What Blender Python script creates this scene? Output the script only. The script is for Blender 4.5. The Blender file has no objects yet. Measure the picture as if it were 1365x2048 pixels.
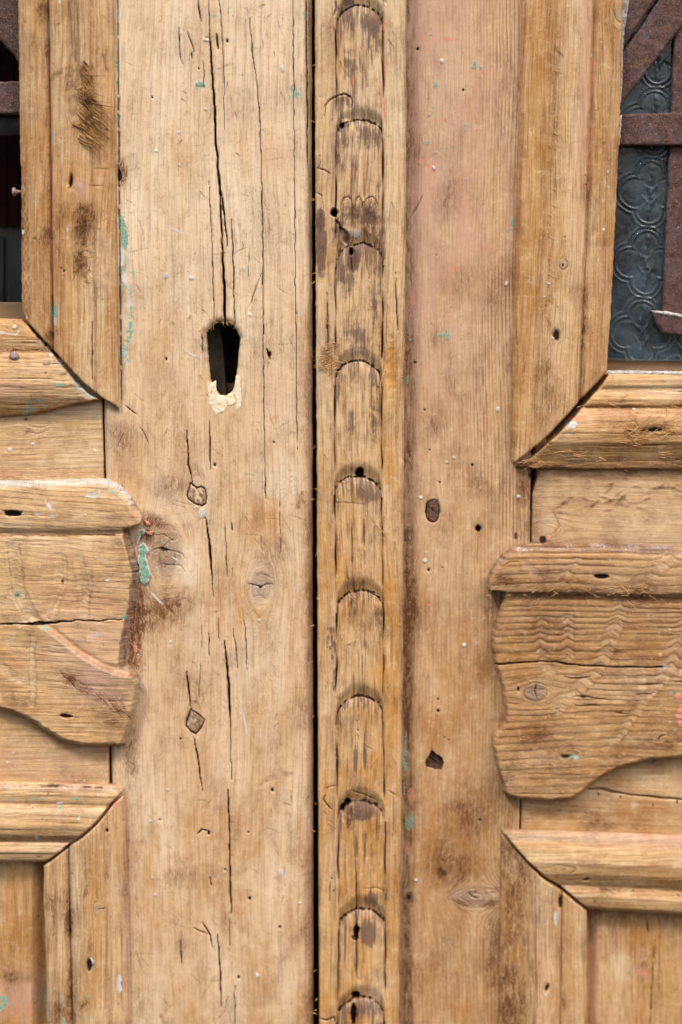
import bpy, math, random
import numpy as np
from mathutils import Vector

random.seed(7)
rng = np.random.default_rng(7)
scene = bpy.context.scene
COL = scene.collection

# ------------------------------------------------------------------ camera
S = 0.00037                      # metres per drawing unit (one photo pixel on the door face)
LENS, SENS = 60.0, 36.0
F = LENS / SENS * 2048.0
PITCH, YAW = math.radians(7.0), math.radians(2.0)
DIST = F * S
CEN = np.array([0.0, 0.0, 1.20])
FW = np.array([math.sin(YAW) * math.cos(PITCH), math.cos(YAW) * math.cos(PITCH), -math.sin(PITCH)])
RT = np.array([math.cos(YAW), -math.sin(YAW), 0.0])
UP = np.cross(RT, FW)
CAM = CEN - FW * DIST
cd = bpy.data.cameras.new('camera')
cam = bpy.data.objects.new('camera', cd)
COL.objects.link(cam)
cam.location = CAM
cam.rotation_euler = Vector(FW).to_track_quat('-Z', 'Y').to_euler()
cd.lens = LENS
cd.sensor_fit = 'VERTICAL'
cd.sensor_height = SENS
cd.sensor_width = 24.0
cd.clip_end = 500.0
cd.clip_start = 0.01
cd.dof.use_dof = True
cd.dof.focus_distance = DIST - 0.018
cd.dof.aperture_fstop = 2.2
scene.camera = cam

# ------------------------------------------------------------------ light
SUN_EL, SUN_AZ = math.radians(52), math.radians(-38)   # azimuth from the door's outward normal, to the left
world = bpy.data.worlds.new('World')
scene.world = world
world.use_nodes = True
wn = world.node_tree
wn.nodes.clear()
sky = wn.nodes.new('ShaderNodeTexSky')
sky.sky_type = 'NISHITA'
sky.sun_disc = False
sky.sun_elevation = SUN_EL
sky.sun_rotation = math.radians(180) + SUN_AZ
sky.air_density = 1.0
sky.dust_density = 6.0
sky.ozone_density = 0.6
bg = wn.nodes.new('ShaderNodeBackground')
bg.inputs['Strength'].default_value = 0.092
wo = wn.nodes.new('ShaderNodeOutputWorld')
wn.links.new(sky.outputs[0], bg.inputs[0])
wn.links.new(bg.outputs[0], wo.inputs[0])
sd = bpy.data.lights.new('sun', 'SUN')
sd.energy = 1.5
sd.angle = math.radians(11)
sd.color = (1.0, 0.94, 0.84)
sun = bpy.data.objects.new('sun', sd)
COL.objects.link(sun)
to_sun = Vector((math.sin(SUN_AZ) * math.cos(SUN_EL), -math.cos(SUN_AZ) * math.cos(SUN_EL), math.sin(SUN_EL)))
sun.rotation_euler = to_sun.to_track_quat('Z', 'Y').to_euler()
vs = scene.view_settings
vs.view_transform = 'Standard'
vs.look = 'None'
vs.gamma = 1.0
vs.use_curve_mapping = False
vs.exposure = 1.0
scene.cycles.max_bounces = 8
scene.cycles.diffuse_bounces = 4
scene.cycles.sample_clamp_indirect = 4.0


# ------------------------------------------------------------------ helpers: noise
def srgb(r, g, b):
    f = lambda c: (c / 255 / 12.92) if c / 255 <= 0.04045 else ((c / 255 + 0.055) / 1.055) ** 2.4
    return (f(r), f(g), f(b), 1.0)


_GA = np.linspace(0, 2 * np.pi, 256, endpoint=False)
_GX, _GY = np.cos(_GA).astype(np.float32), np.sin(_GA).astype(np.float32)


def _hash(ix, iy, seed):
    h = ix.astype(np.uint32) * np.uint32(374761393) + iy.astype(np.uint32) * np.uint32(668265263) + np.uint32((seed * 2246822519) & 0xffffffff)
    h = (h ^ (h >> np.uint32(13))) * np.uint32(1274126177)
    h = h ^ (h >> np.uint32(16))
    return (h & np.uint32(255)).astype(np.int32)


def perlin(x, y, seed=0):
    x = np.asarray(x, np.float32)
    y = np.asarray(y, np.float32)
    fx, fy = np.floor(x), np.floor(y)
    ix, iy = fx.astype(np.int64), fy.astype(np.int64)
    dx, dy = x - fx, y - fy
    u = dx * dx * dx * (dx * (dx * 6 - 15) + 10)
    v = dy * dy * dy * (dy * (dy * 6 - 15) + 10)
    r = []
    for oy in (0, 1):
        for ox in (0, 1):
            k = _hash(ix + ox, iy + oy, seed)
            r.append(_GX[k] * (dx - ox) + _GY[k] * (dy - oy))
    a = r[0] + u * (r[1] - r[0])
    b = r[2] + u * (r[3] - r[2])
    return (a + v * (b - a)) * 1.4


def fbm(x, y, o=3, seed=0):
    s = 0
    a = 1.0
    t = 0
    for i in range(o):
        s = s + a * perlin(x, y, seed + i * 17)
        t += a
        a *= 0.5
        x = x * 2.03
        y = y * 2.03
    return s / t


def sst(a, b, v):
    t = np.clip((v - a) / (b - a), 0, 1)
    return t * t * (3 - 2 * t)


# ------------------------------------------------------------------ helpers: geometry
def W(x, y, d):
    """A point of the drawing at depth d (towards the viewer) in metres."""
    x = np.asarray(x, np.float64)
    y = np.asarray(y, np.float64)
    a, b = (x - 682.5) / F, (1024 - y) / F
    D = FW[None, :] + a[:, None] * RT[None, :] + b[:, None] * UP[None, :]
    t = (-d * S - CAM[1]) / D[:, 1]
    return CAM[None, :] + D * t[:, None]


def rough(poly, amp=1.2, seg=9, seed=0, scale=22.0):
    out = []
    n = len(poly)
    s0 = 0.0
    for i in range(n):
        a, b = np.array(poly[i], float), np.array(poly[(i + 1) % n], float)
        L = np.hypot(*(b - a))
        far = min(a[0], b[0]) > 1420 or max(a[0], b[0]) < -60 or max(a[1], b[1]) < -60 or min(a[1], b[1]) > 2110
        k = 1 if far else max(1, int(L / seg))
        nrm = np.array([-(b - a)[1], (b - a)[0]]) / max(L, 1e-6)
        for j in range(k):
            q = a + (b - a) * j / k
            w = 0.0 if j == 0 else amp * float(fbm(np.array([(s0 + L * j / k) / scale]), np.array([seed * 3.7]), 3, seed)[0]) * 1.6
            out.append(tuple(q + nrm * w))
        s0 += L
    return out


def _axis(a, b, lo, hi, st, co):
    v = [a]
    if a < lo:
        v = list(np.linspace(a, min(lo, b), max(2, int((min(lo, b) - a) / co) + 1)))
    if b > lo and a < hi:
        s, e = max(a, lo), min(b, hi)
        v += list(np.linspace(s, e, max(2, int(round((e - s) / st)) + 1)))
    if b > hi:
        s = max(hi, a)
        v += list(np.linspace(s, b, max(2, int((b - s) / co) + 1)))
    return np.unique(np.round(np.array(v), 4))


def _segdist(px, py, E, chunk=4000, want=False):
    x0, y0, x1, y1 = E
    ex, ey = x1 - x0, y1 - y0
    l2 = ex * ex + ey * ey + 1e-12
    D = np.empty(len(px))
    QX, QY = np.empty(len(px)), np.empty(len(px))
    for i in range(0, len(px), chunk):
        a, b = px[i:i + chunk, None], py[i:i + chunk, None]
        t = np.clip(((a - x0) * ex + (b - y0) * ey) / l2, 0, 1)
        qx, qy = x0 + t * ex, y0 + t * ey
        d = (a - qx) ** 2 + (b - qy) ** 2
        k = np.argmin(d, 1)
        r = np.arange(len(k))
        D[i:i + chunk] = np.sqrt(d[r, k])
        QX[i:i + chunk], QY[i:i + chunk] = qx[r, k], qy[r, k]
    return (D, QX, QY) if want else D


MASKS = ['warm', 'pale', 'pink', 'grey', 'dark', 'purple', 'green', 'white', 'late', 'rough', 'salmon', 'brown']


class Painter:
    """Holds the points of one worked surface: depth and the marks on it."""

    def __init__(s, x, y, ed):
        s.x, s.y, s.ed = x, y, ed
        n = len(x)
        s.h = np.zeros(n, np.float32)
        s.m = {k: np.zeros(n, np.float32) for k in MASKS}
        s.ga, s.gl = x.copy(), y.copy()
        s.seed = 0.0

    def _box(s, x0, y0, x1, y1):
        return np.nonzero((s.x > x0) & (s.x < x1) & (s.y > y0) & (s.y < y1))[0]

    def grain(s, axis='v', seed=0, knots=(), wave=1.0, spacing=16.0, ringamt=0.5, slant=0.0, relief=0.8, pulse=3.0, bands=()):
        a, l = (s.x, s.y) if axis == 'v' else (s.y, s.x)
        a = a.astype(np.float32)
        l = l.astype(np.float32)
        ga = a + slant * l + wave * (16 * perlin(l / 620, a / 420, seed + 1) + 3.5 * perlin(l / 240, a / 60, seed + 2) + 0.5 * perlin(l / 60, a / 14, seed + 3))
        kn = np.zeros_like(a)
        for (kx, ky, rx, ry) in knots:
            ka, kl, ra, rl = (kx, ky, rx, ry * 1.5) if axis == 'v' else (ky, kx, ry, rx * 1.5)
            r2 = ((a - ka) / ra) ** 2 + ((l - kl) / rl) ** 2
            out = r2 > 1
            ga = np.where(out, ga - (a - ka) / np.maximum(r2, 1) * np.exp(-(np.sqrt(r2) - 1) * 0.35), ga)
            ga = np.where(out, ga, ka + 26 * np.sqrt(r2) + 3 * perlin(a / 9, l / 9, seed + 5))
        for (pts, wd, am) in bands:
            n_, q_, m_ = s.along(pts)
            n_ = n_ + 2.6 * perlin(s.x / 9, s.y / 9, seed + 31)
            m_ = m_ * np.clip(.95 + .8 * perlin(s.x / 40, s.y / 40, seed + 32), .25, 1.1)
            f_ = np.clip(1 - np.abs(n_) / (wd * .5), 0, 1) * m_
            ga = ga + .62 * am * f_
            s.h -= (1.6 * np.minimum(f_ * 1.6, 1)).astype(np.float32)
            s.m['pale'] += (0.30 * np.minimum(f_ * 3, 1)).astype(np.float32)
            s.m['brown'] += (0.45 * np.exp(-((np.abs(n_) - wd * .5) / 2.2) ** 2) * m_ * (0.4 + 0.6 * (n_ < 0))).astype(np.float32)
        ph = ga / spacing + 1.1 * perlin(ga / 90, l / 1500, seed + 7)
        fr = ph - np.floor(ph)
        late = np.clip(fr, 0, 1) ** pulse * (1 - sst(0.9, 1.0, fr))
        amt = ringamt * (0.55 + 0.9 * np.clip(perlin(l / 260, ga / 110, seed + 9) + 0.35, 0, 1))
        s.m['late'] += (late * amt).astype(np.float32)
        s.h += relief * late * amt * 1.6
        s.ga, s.gl, s.seed = ga, l, float(seed)
        s.h += (0.8 * fbm(ga / 30, l / 260, 2, seed + 11) + 0.25 * perlin(ga / 5, l / 90, seed + 12)).astype(np.float32)
        s.m['warm'] += np.clip(0.30 + 1.25 * fbm(s.x / 120, s.y / 180, 4, seed + 13), 0, 1).astype(np.float32)
        s.m['pale'] += np.clip(0.16 + 1.15 * fbm(ga / 85, l / 300, 4, seed + 14), 0, 1).astype(np.float32)
        s.m['brown'] += (np.clip(fbm(ga / 38, l / 90, 4, seed + 15) - 0.08, 0, 1) * 0.9 + np.clip(fbm(s.x / 95, s.y / 130, 5, seed + 16) - 0.02, 0, 1) * 1.35).astype(np.float32)

    def along(s, pts):
        P = np.array(pts, float)
        best = np.full(len(s.x), 1e9)
        sgn = np.zeros(len(s.x))
        pos = np.zeros(len(s.x))
        seg = np.diff(P, axis=0)
        L = np.hypot(seg[:, 0], seg[:, 1])
        cum = np.concatenate([[0], np.cumsum(L)])
        for k in range(len(seg)):
            rx, ry = s.x - P[k, 0], s.y - P[k, 1]
            t = np.clip((rx * seg[k, 0] + ry * seg[k, 1]) / L[k] ** 2, 0, 1)
            d = np.hypot(rx - t * seg[k, 0], ry - t * seg[k, 1])
            b = d < best
            best[b] = d[b]
            sgn[b] = np.sign(seg[k, 0] * ry - seg[k, 1] * rx)[b]
            pos[b] = (cum[k] + t * L[k])[b]
        m = sst(0, 14, pos) * sst(cum[-1], cum[-1] - 14, pos)
        return best * np.where(sgn == 0, 1, sgn), pos, m

    def add(s, mask, v):
        s.m[mask] += v.astype(np.float32) if hasattr(v, 'astype') else v

    def blob(s, mask, cx, cy, rx, ry=None, amt=1.0, soft=0.5, rot=0.0, nz=0.35, ns=18.0, seed=None, h=0.0):
        ry = rx if ry is None else ry
        R = max(rx, ry) * 1.9 + 4
        i = s._box(cx - R, cy - R, cx + R, cy + R)
        if not len(i):
            return
        dx, dy = s.x[i] - cx, s.y[i] - cy
        c, sn = math.cos(rot), math.sin(rot)
        u, v = (dx * c + dy * sn) / rx, (-dx * sn + dy * c) / ry
        sd_ = int(cx * 7 + cy * 3) % 997 if seed is None else seed
        if mask in ('green', 'salmon') and max(rx, ry) > 2.6:
            nz, ns = 1.1, 6.0
        r = np.sqrt(u * u + v * v) + nz * fbm(s.x[i] / ns, s.y[i] / ns, 3, sd_)
        f = 1 - sst(1 - soft, 1 + soft * 0.3, r)
        for mk, a in ([(mask, amt)] if isinstance(mask, str) else mask):
            if mk:
                s.m[mk][i] = np.clip(s.m[mk][i] + a * f, -0.3, 1.6)
        if h:
            s.h[i] += h * f

    def line(s, pts, w, depth=0.0, mask='dark', amt=1.0, taper=True, wob=1.2, soft=0.7, seed=None, brk=0.0):
        pts = np.array(pts, float)
        W_ = (max(w) if hasattr(w, '__len__') else w)
        m = W_ * 2 + 6
        i = s._box(pts[:, 0].min() - m, pts[:, 1].min() - m, pts[:, 0].max() + m, pts[:, 1].max() + m)
        if not len(i):
            return
        px, py = s.x[i].astype(np.float64), s.y[i].astype(np.float64)
        sd_ = int(pts[0, 0] * 5 + pts[0, 1] * 3) % 991 if seed is None else seed
        px = px + wob * perlin(py / 23, px / 60, sd_)
        py = py + wob * perlin(px / 23, py / 60, sd_ + 1)
        seg = np.diff(pts, axis=0)
        L = np.hypot(seg[:, 0], seg[:, 1])
        cum = np.concatenate([[0], np.cumsum(L)])
        best = np.full(len(i), 1e9)
        pos = np.zeros(len(i))
        for k in range(len(seg)):
            t = np.clip(((px - pts[k, 0]) * seg[k, 0] + (py - pts[k, 1]) * seg[k, 1]) / (L[k] ** 2 + 1e-9), 0, 1)
            d = np.hypot(px - pts[k, 0] - t * seg[k, 0], py - pts[k, 1] - t * seg[k, 1])
            b = d < best
            best[b] = d[b]
            pos[b] = (cum[k] + t * L[k])[b]
        ww = np.interp(pos, cum, w) if hasattr(w, '__len__') else np.full(len(i), float(w))
        if taper:
            tl = min(40.0, cum[-1] * 0.3)
            ww = ww * np.clip(np.minimum(pos, cum[-1] - pos) / tl + 0.25, 0, 1)
        ww = ww * (1 + 0.4 * perlin(pos / 48, pos * 0 + 3.3, sd_ + 2) + 0.15 * perlin(pos / 11, pos * 0 + 5.3, sd_ + 6))
        if W_ < 9 and (mask == 'dark' or not isinstance(mask, str)):
            ww = ww * (0.62 if W_ > 3.2 else 0.8)
        f = 1 - sst(ww * 0.5 * (1 - soft * 0.6), ww * 0.5 * (1 + soft * (0.25 if W_ < 9 else 1.0)) + 0.5, best)
        if brk:
            f = f * sst(brk - 0.25, brk + 0.1, 0.5 + 0.9 * perlin(pos / 17, pos * 0 + 9.1, sd_ + 4))
        if depth:
            s.h[i] -= depth * f * (0.6 if W_ < 3.2 else 1)
        for mk, a in ([(mask, amt)] if isinstance(mask, str) else mask):
            if mk:
                s.m[mk][i] = np.clip(s.m[mk][i] + a * f * (0.88 if (mk == 'dark' and W_ < 3.2) else 1), 0, 1.6)

    def specks(s, n, mask, r=(1.2, 2.6), box=None, amt=1.0, h=0.6, seed=0):
        g = np.random.default_rng(seed + 100)
        x0, y0, x1, y1 = box if box else (max(-10, s.x.min()), max(-10, s.y.min()), min(1375, s.x.max()), min(2058, s.y.max()))
        for _ in range(int(n * .6)):
            rr = r[0] + (r[1] - r[0]) * g.random() ** 2.5
            s.blob(mask, x0 + (x1 - x0) * g.random(), y0 + (y1 - y0) * g.random(), rr, rr * (0.7 + 0.8 * g.random()), amt, 0.5, g.random() * 3, 0.3, 3.0, h=h)

    def checks(s, n, axis='v', box=None, L=(20, 120), w=(1.0, 2.0), depth=1.5, amt=0.8, seed=0, mask='dark'):
        g = np.random.default_rng(seed + 300)
        x0, y0, x1, y1 = box if box else (max(-10, s.x.min()), max(-10, s.y.min()), min(1375, s.x.max()), min(2058, s.y.max()))
        for _ in range(n):
            x, y = x0 + (x1 - x0) * g.random(), y0 + (y1 - y0) * g.random()
            l = L[0] + (L[1] - L[0]) * g.random() ** 2
            dr = (g.random() - 0.5) * l * 0.06
            ww = w[0] + (w[1] - w[0]) * g.random()
            p = [(x, y), (x + dr, y + l)] if axis == 'v' else [(x, y), (x + l, y + dr)]
            s.line(p, ww, depth, mask, amt * (0.4 + 0.6 * g.random()))


def sheet(name, polys, d0, fn, mat, parent, thick=40.0, step=1.75, edge=14.0, off=(0, 0, 0), stuff=False):
    """A solid board: the worked face of the outline(s) at depth d0, and its sides going back by `thick`."""
    E = np.concatenate([np.array([[*p[i], *p[(i + 1) % len(p)]] for i in range(len(p))]) for p in polys]).T
    ex0, ey0, ex1, ey1 = E
    ax = _axis(ex0.min(), ex0.max(), -16, 1382, step, 15)
    ay = _axis(ey0.min(), ey0.max(), -16, 2064, step, 15)
    nx, ny = len(ax), len(ay)
    xc, yc = (ax[1:] + ax[:-1]) / 2, (ay[1:] + ay[:-1]) / 2
    cell = np.zeros((ny - 1, nx - 1), bool)
    for j, v in enumerate(yc):
        k = (ey0 <= v) != (ey1 <= v)
        if k.any():
            xs = np.sort(ex0[k] + (v - ey0[k]) * (ex1[k] - ex0[k]) / (ey1[k] - ey0[k]))
            cell[j] = np.searchsorted(xs, xc) % 2 == 1
    pad = np.zeros((ny + 1, nx + 1), bool)
    pad[1:-1, 1:-1] = cell
    cnt = pad[:-1, :-1].astype(int) + pad[1:, :-1] + pad[:-1, 1:] + pad[1:, 1:]
    used = cnt > 0
    bnd = used & (cnt < 4)
    vid = np.full((ny, nx), -1)
    vid[used] = np.arange(used.sum())
    X, Y = np.meshgrid(ax, ay)
    x, y = X[used].copy(), Y[used].copy()
    bidx = vid[bnd]
    d, qx, qy = _segdist(x[bidx], y[bidx], E, want=True)
    x[bidx], y[bidx] = qx, qy
    near = bnd.copy()
    for _ in range(int(edge / step) + 1):
        n2 = near.copy()
        n2[1:] |= near[:-1]
        n2[:-1] |= near[1:]
        n2[:, 1:] |= near[:, :-1]
        n2[:, :-1] |= near[:, 1:]
        near = n2
    nid = vid[near & used]
    ed = np.full(len(x), 1e3, np.float32)
    ed[nid] = _segdist(x[nid], y[nid], E)
    ed[bidx] = 0
    p = Painter(x.astype(np.float32), y.astype(np.float32), ed)
    fn(p)
    base = W(x, y, d0)
    co = base.copy()
    co[:, 1] -= p.h * S
    ci, cj = np.nonzero(cell)
    faces = np.stack([vid[ci, cj], vid[ci + 1, cj], vid[ci + 1, cj + 1], vid[ci, cj + 1]], 1)
    # sides
    eds = []
    up_ = cell & ~pad[:-2, 1:-1]
    i, j = np.nonzero(up_)
    eds.append(np.stack([vid[i, j], vid[i, j + 1]], 1))
    dn = cell & ~pad[2:, 1:-1]
    i, j = np.nonzero(dn)
    eds.append(np.stack([vid[i + 1, j + 1], vid[i + 1, j]], 1))
    lf = cell & ~pad[1:-1, :-2]
    i, j = np.nonzero(lf)
    eds.append(np.stack([vid[i + 1, j], vid[i, j]], 1))
    rg = cell & ~pad[1:-1, 2:]
    i, j = np.nonzero(rg)
    eds.append(np.stack([vid[i, j + 1], vid[i + 1, j + 1]], 1))
    eds = np.concatenate(eds)
    bm_ = np.full(len(x), -1)
    ub = np.unique(eds)
    bm_[ub] = np.arange(len(ub))
    n, k = len(x), len(ub)
    top = co[ub]
    bot = co[ub].copy()
    bot[:, 1] = (-d0 + thick) * S
    side = np.stack([n + bm_[eds[:, 0]], n + bm_[eds[:, 1]], n + k + bm_[eds[:, 1]], n + k + bm_[eds[:, 0]]], 1)
    V = np.concatenate([co, top, bot]) - np.array(off)[None, :]
    Fc = np.concatenate([faces, side])
    sel = np.concatenate([np.arange(n), ub, ub])
    me = bpy.data.meshes.new(name)
    me.vertices.add(len(V))
    me.vertices.foreach_set('co', V.astype(np.float32).ravel())
    me.loops.add(Fc.size)
    me.loops.foreach_set('vertex_index', Fc.astype(np.int32).ravel())
    me.polygons.add(len(Fc))
    me.polygons.foreach_set('loop_start', (np.arange(len(Fc)) * 4).astype(np.int32))
    me.polygons.foreach_set('loop_total', np.full(len(Fc), 4, np.int32))
    me.polygons.foreach_set('use_smooth', np.ones(len(Fc), bool))
    gdepth = np.concatenate([np.zeros(n), np.zeros(k), np.full(k, thick * 1.0)])
    at = me.attributes.new('grain', 'FLOAT_VECTOR', 'POINT')
    g = np.stack([(p.ga[sel] + gdepth) / 100.0, p.gl[sel] / 100.0, np.full(len(sel), p.seed)], 1)
    at.data.foreach_set('vector', g.astype(np.float32).ravel())
    for an, ks in (('ma', MASKS[0:4]), ('mb', MASKS[4:8]), ('mc', MASKS[8:12])):
        at = me.attributes.new(an, 'FLOAT_COLOR', 'POINT')
        c = np.stack([p.m[q][sel] for q in ks], 1)
        at.data.foreach_set('color', c.astype(np.float32).ravel())
    me.update(calc_edges=True)
    me.validate()
    me.materials.append(mat)
    o = bpy.data.objects.new(name, me)
    COL.objects.link(o)
    o.parent = parent
    if stuff:
        o['kind'] = 'stuff'
    return o


def mesh_obj(name, V, Fc, mat, parent, smooth=False, stuff=False):
    me = bpy.data.meshes.new(name)
    me.from_pydata([tuple(v) for v in V], [], [tuple(int(i) for i in f) for f in Fc])
    me.update()
    if smooth:
        me.polygons.foreach_set('use_smooth', np.ones(len(me.polygons), bool))
    if mat:
        me.materials.append(mat)
    o = bpy.data.objects.new(name, me)
    COL.objects.link(o)
    o.parent = parent
    if stuff:
        o['kind'] = 'stuff'
    return o


# ------------------------------------------------------------------ materials
class NT:
    def __init__(s, name):
        s.mat = bpy.data.materials.new(name)
        s.mat.use_nodes = True
        s.t = s.mat.node_tree
        s.t.nodes.clear()

    def n(s, typ, ins=None, **kw):
        nd = s.t.nodes.new(typ)
        for k, v in kw.items():
            setattr(nd, k, v)
        for k, v in (ins or {}).items():
            s.set(nd.inputs[k], v)
        return nd

    def set(s, sock, v):
        if hasattr(v, 'is_output') or isinstance(v, bpy.types.NodeSocket):
            s.t.links.new(v, sock)
        else:
            sock.default_value = v

    def m(s, op, a, b=0.0, clamp=False):
        return s.n('ShaderNodeMath', {0: a, 1: b}, operation=op, use_clamp=clamp).outputs[0]

    def noise(s, vec, scale, sx=1, sy=1, sz=None, det=3.0, rough_=0.55, dist=0.0):
        sz = scale if sz is None else sz
        mp = s.n('ShaderNodeVectorMath', {0: vec, 1: (sx * scale, sy * scale, sz)}, operation='MULTIPLY')
        return s.n('ShaderNodeTexNoise', {'Vector': mp.outputs[0], 'Scale': 1.0, 'Detail': det, 'Roughness': rough_, 'Distortion': dist}).outputs[0]

    def ramp(s, v, a, b, lo=0.0, hi=1.0):
        return s.n('ShaderNodeMapRange', {0: v, 1: a, 2: b, 3: lo, 4: hi}, interpolation_type='SMOOTHSTEP').outputs[0]

    def mix(s, f, a, b, mode='MIX'):
        nd = s.n('ShaderNodeMix', data_type='RGBA', blend_type=mode)
        nd.clamp_factor = True
        s.set(nd.inputs[0], f)
        s.set(nd.inputs[6], a)
        s.set(nd.inputs[7], b)
        return nd.outputs[2]


def wood_mat(name, early, late, warm, pale, streak=1.0):
    t = NT(name)
    gr = t.n('ShaderNodeAttribute', attribute_name='grain').outputs['Vector']
    A = t.n('ShaderNodeAttribute', attribute_name='ma')
    B = t.n('ShaderNodeAttribute', attribute_name='mb')
    C = t.n('ShaderNodeAttribute', attribute_name='mc')
    a = t.n('ShaderNodeSeparateColor', {0: A.outputs['Color']}).outputs
    b = t.n('ShaderNodeSeparateColor', {0: B.outputs['Color']}).outputs
    c = t.n('ShaderNodeSeparateColor', {0: C.outputs['Color']}).outputs
    m = dict(warm=a[0], pale=a[1], pink=a[2], grey=A.outputs['Alpha'], dark=b[0], purple=b[1], green=b[2], white=B.outputs['Alpha'],
             late=c[0], rough=c[1], salmon=c[2], brown=C.outputs['Alpha'])
    s1 = t.noise(gr, 34, 1, 0.035, 1, 4)            # fine fibre streaks
    s2 = t.noise(gr, 9, 1, 0.05, 1, 3)              # broader bands
    s3 = t.noise(gr, 70, 1, 0.02, 1, 2)             # hair-fine checks
    iso = t.noise(gr, 26, 1, 1, 1, 4, 0.7)          # pores and grime
    big = t.noise(gr, 2.2, 1, 0.55, 1, 4, 0.6)
    fib = t.noise(gr, 22, 1, 0.3, 1, 5, 0.7, 1.2)   # torn fuzz
    col = t.mix(t.m('MULTIPLY', m['warm'], t.ramp(big, 0.3, 0.7, 0.35, 1.0)), early, warm)
    col = t.mix(t.m('MULTIPLY', m['pale'], t.ramp(s2, 0.3, 0.65, 0.3, 1.0)), col, pale)
    col = t.mix(t.m('MULTIPLY', m['grey'], t.ramp(s1, 0.32, 0.66, 0.5, 1.0), True), col, srgb(152, 140, 128))
    col = t.mix(t.m('MULTIPLY', m['late'], t.ramp(s2, 0.3, 0.7, 0.7, 1.1)), col, late)
    col = t.mix(t.m('MULTIPLY', t.ramp(s1, 0.46, 0.70), 0.42 * streak), col, srgb(128, 86, 50))
    col = t.mix(t.m('MULTIPLY', t.ramp(s2, 0.50, 0.72), 0.32 * streak), col, srgb(142, 96, 56))
    col = t.mix(t.m('MULTIPLY', t.ramp(s1, 0.46, 0.28), 0.30), col, srgb(228, 200, 166))
    col = t.mix(t.m('MULTIPLY', t.ramp(iso, 0.56, 0.74), 0.26), col, srgb(116, 78, 46))
    cur = t.m('ABSOLUTE', t.m('SUBTRACT', t.noise(gr, 3.1, 1, 0.5, 1, 3, 0.6, 2.5), 0.5))
    cur = t.m('MULTIPLY', t.ramp(cur, 0.011, 0.002), t.ramp(t.noise(gr, 1.6, 1, 0.6, 1, 3), 0.5, 0.62))
    col = t.mix(t.m('MULTIPLY', cur, 0.5), col, srgb(112, 74, 44))
    smu = t.noise(gr, 5.0, 1, 1.3, 1, 5, 0.72, 0.6)
    col = t.mix(t.m('MULTIPLY', t.ramp(smu, 0.50, 0.72), 0.34), col, srgb(146, 100, 58))
    col = t.mix(t.m('MULTIPLY', t.ramp(smu, 0.48, 0.30), 0.30), col, srgb(230, 206, 178))
    col = t.mix(t.m('MULTIPLY', t.ramp(fib, 0.55, 0.72), 0.28), col, srgb(140, 96, 58))
    col = t.mix(t.m('MULTIPLY', t.ramp(fib, 0.44, 0.30), 0.25), col, srgb(226, 196, 158))
    col = t.mix(t.m('MULTIPLY', t.ramp(s3, 0.67, 0.75), 0.38), col, srgb(70, 44, 28))
    soft = lambda k, n_, lo, hi: t.m('MULTIPLY', m[k], t.ramp(n_, 0.32, 0.66, lo, hi), True)
    hard = lambda k, n_, amp, w=0.16: t.ramp(t.m('ADD', m[k], t.m('MULTIPLY', t.m('SUBTRACT', n_, 0.5), amp)), 0.5 - w, 0.5 + w)
    col = t.mix(soft('pink', iso, 0.35, 1.0), col, srgb(196, 156, 140))
    col = t.mix(soft('brown', fib, 0.2, 1.0), col, srgb(104, 66, 38))
    col = t.mix(t.m('MULTIPLY', hard('purple', s1, 1.6, 0.34), 0.72), col, srgb(86, 64, 62))
    col = t.mix(hard('salmon', iso, 1.2), col, srgb(204, 138, 112))
    col = t.mix(hard('green', t.m('ADD', t.m('MULTIPLY', iso, 0.5), t.m('MULTIPLY', s1, 0.5)), 2.4, 0.13), col, t.mix(t.ramp(iso, 0.35, 0.65), srgb(88, 144, 118), srgb(150, 178, 164)))
    col = t.mix(hard('white', t.m('ADD', t.m('MULTIPLY', iso, 0.6), t.m('MULTIPLY', s1, 0.4)), 1.5, 0.18), col, t.mix(t.ramp(s2, 0.35, 0.65), srgb(174, 180, 186), srgb(212, 207, 196)))
    col = t.mix(t.ramp(t.m('ADD', m['dark'], t.m('MULTIPLY', t.m('SUBTRACT', s1, 0.5), 0.6)), 0.25, 0.95), col, srgb(34, 25, 20))
    # relief
    hgt = t.m('ADD', t.m('MULTIPLY', s1, 0.8), t.m('MULTIPLY', iso, 0.55))
    hgt = t.m('ADD', hgt, t.m('MULTIPLY', fib, t.m('ADD', 0.5, t.m('MULTIPLY', m['rough'], 3.0))))
    hgt = t.m('SUBTRACT', hgt, t.m('MULTIPLY', t.ramp(s3, 0.64, 0.74), 0.7))
    bmp = t.n('ShaderNodeBump', {'Strength': 0.45, 'Distance': 0.0009, 'Height': hgt})
    bs = t.n('ShaderNodeBsdfPrincipled', {'Base Color': col, 'Roughness': t.ramp(iso, 0.3, 0.7, 0.62, 0.86), 'Specular IOR Level': 0.22, 'Normal': bmp.outputs[0]})
    out = t.n('ShaderNodeOutputMaterial', {0: bs.outputs[0]})
    return t.mat


M_stile = wood_mat('pale_pine', srgb(215, 188, 153), srgb(158, 114, 74), srgb(190, 146, 98), srgb(232, 214, 187), 0.75)
M_right = wood_mat('rosy_pine', srgb(204, 172, 132), srgb(138, 96, 60), srgb(178, 134, 84), srgb(214, 192, 160), 0.9)
M_mould = wood_mat('honey_pine', srgb(206, 170, 122), srgb(138, 96, 56), srgb(181, 134, 78), srgb(222, 199, 164), 1.4)
M_strip = wood_mat('ochre_pine', srgb(209, 176, 132), srgb(142, 98, 60), srgb(198, 147, 78), srgb(222, 201, 168))
M_plaq = wood_mat('carved_pine', srgb(205, 169, 122), srgb(112, 76, 48), srgb(174, 128, 74), srgb(222, 198, 162))


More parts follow.
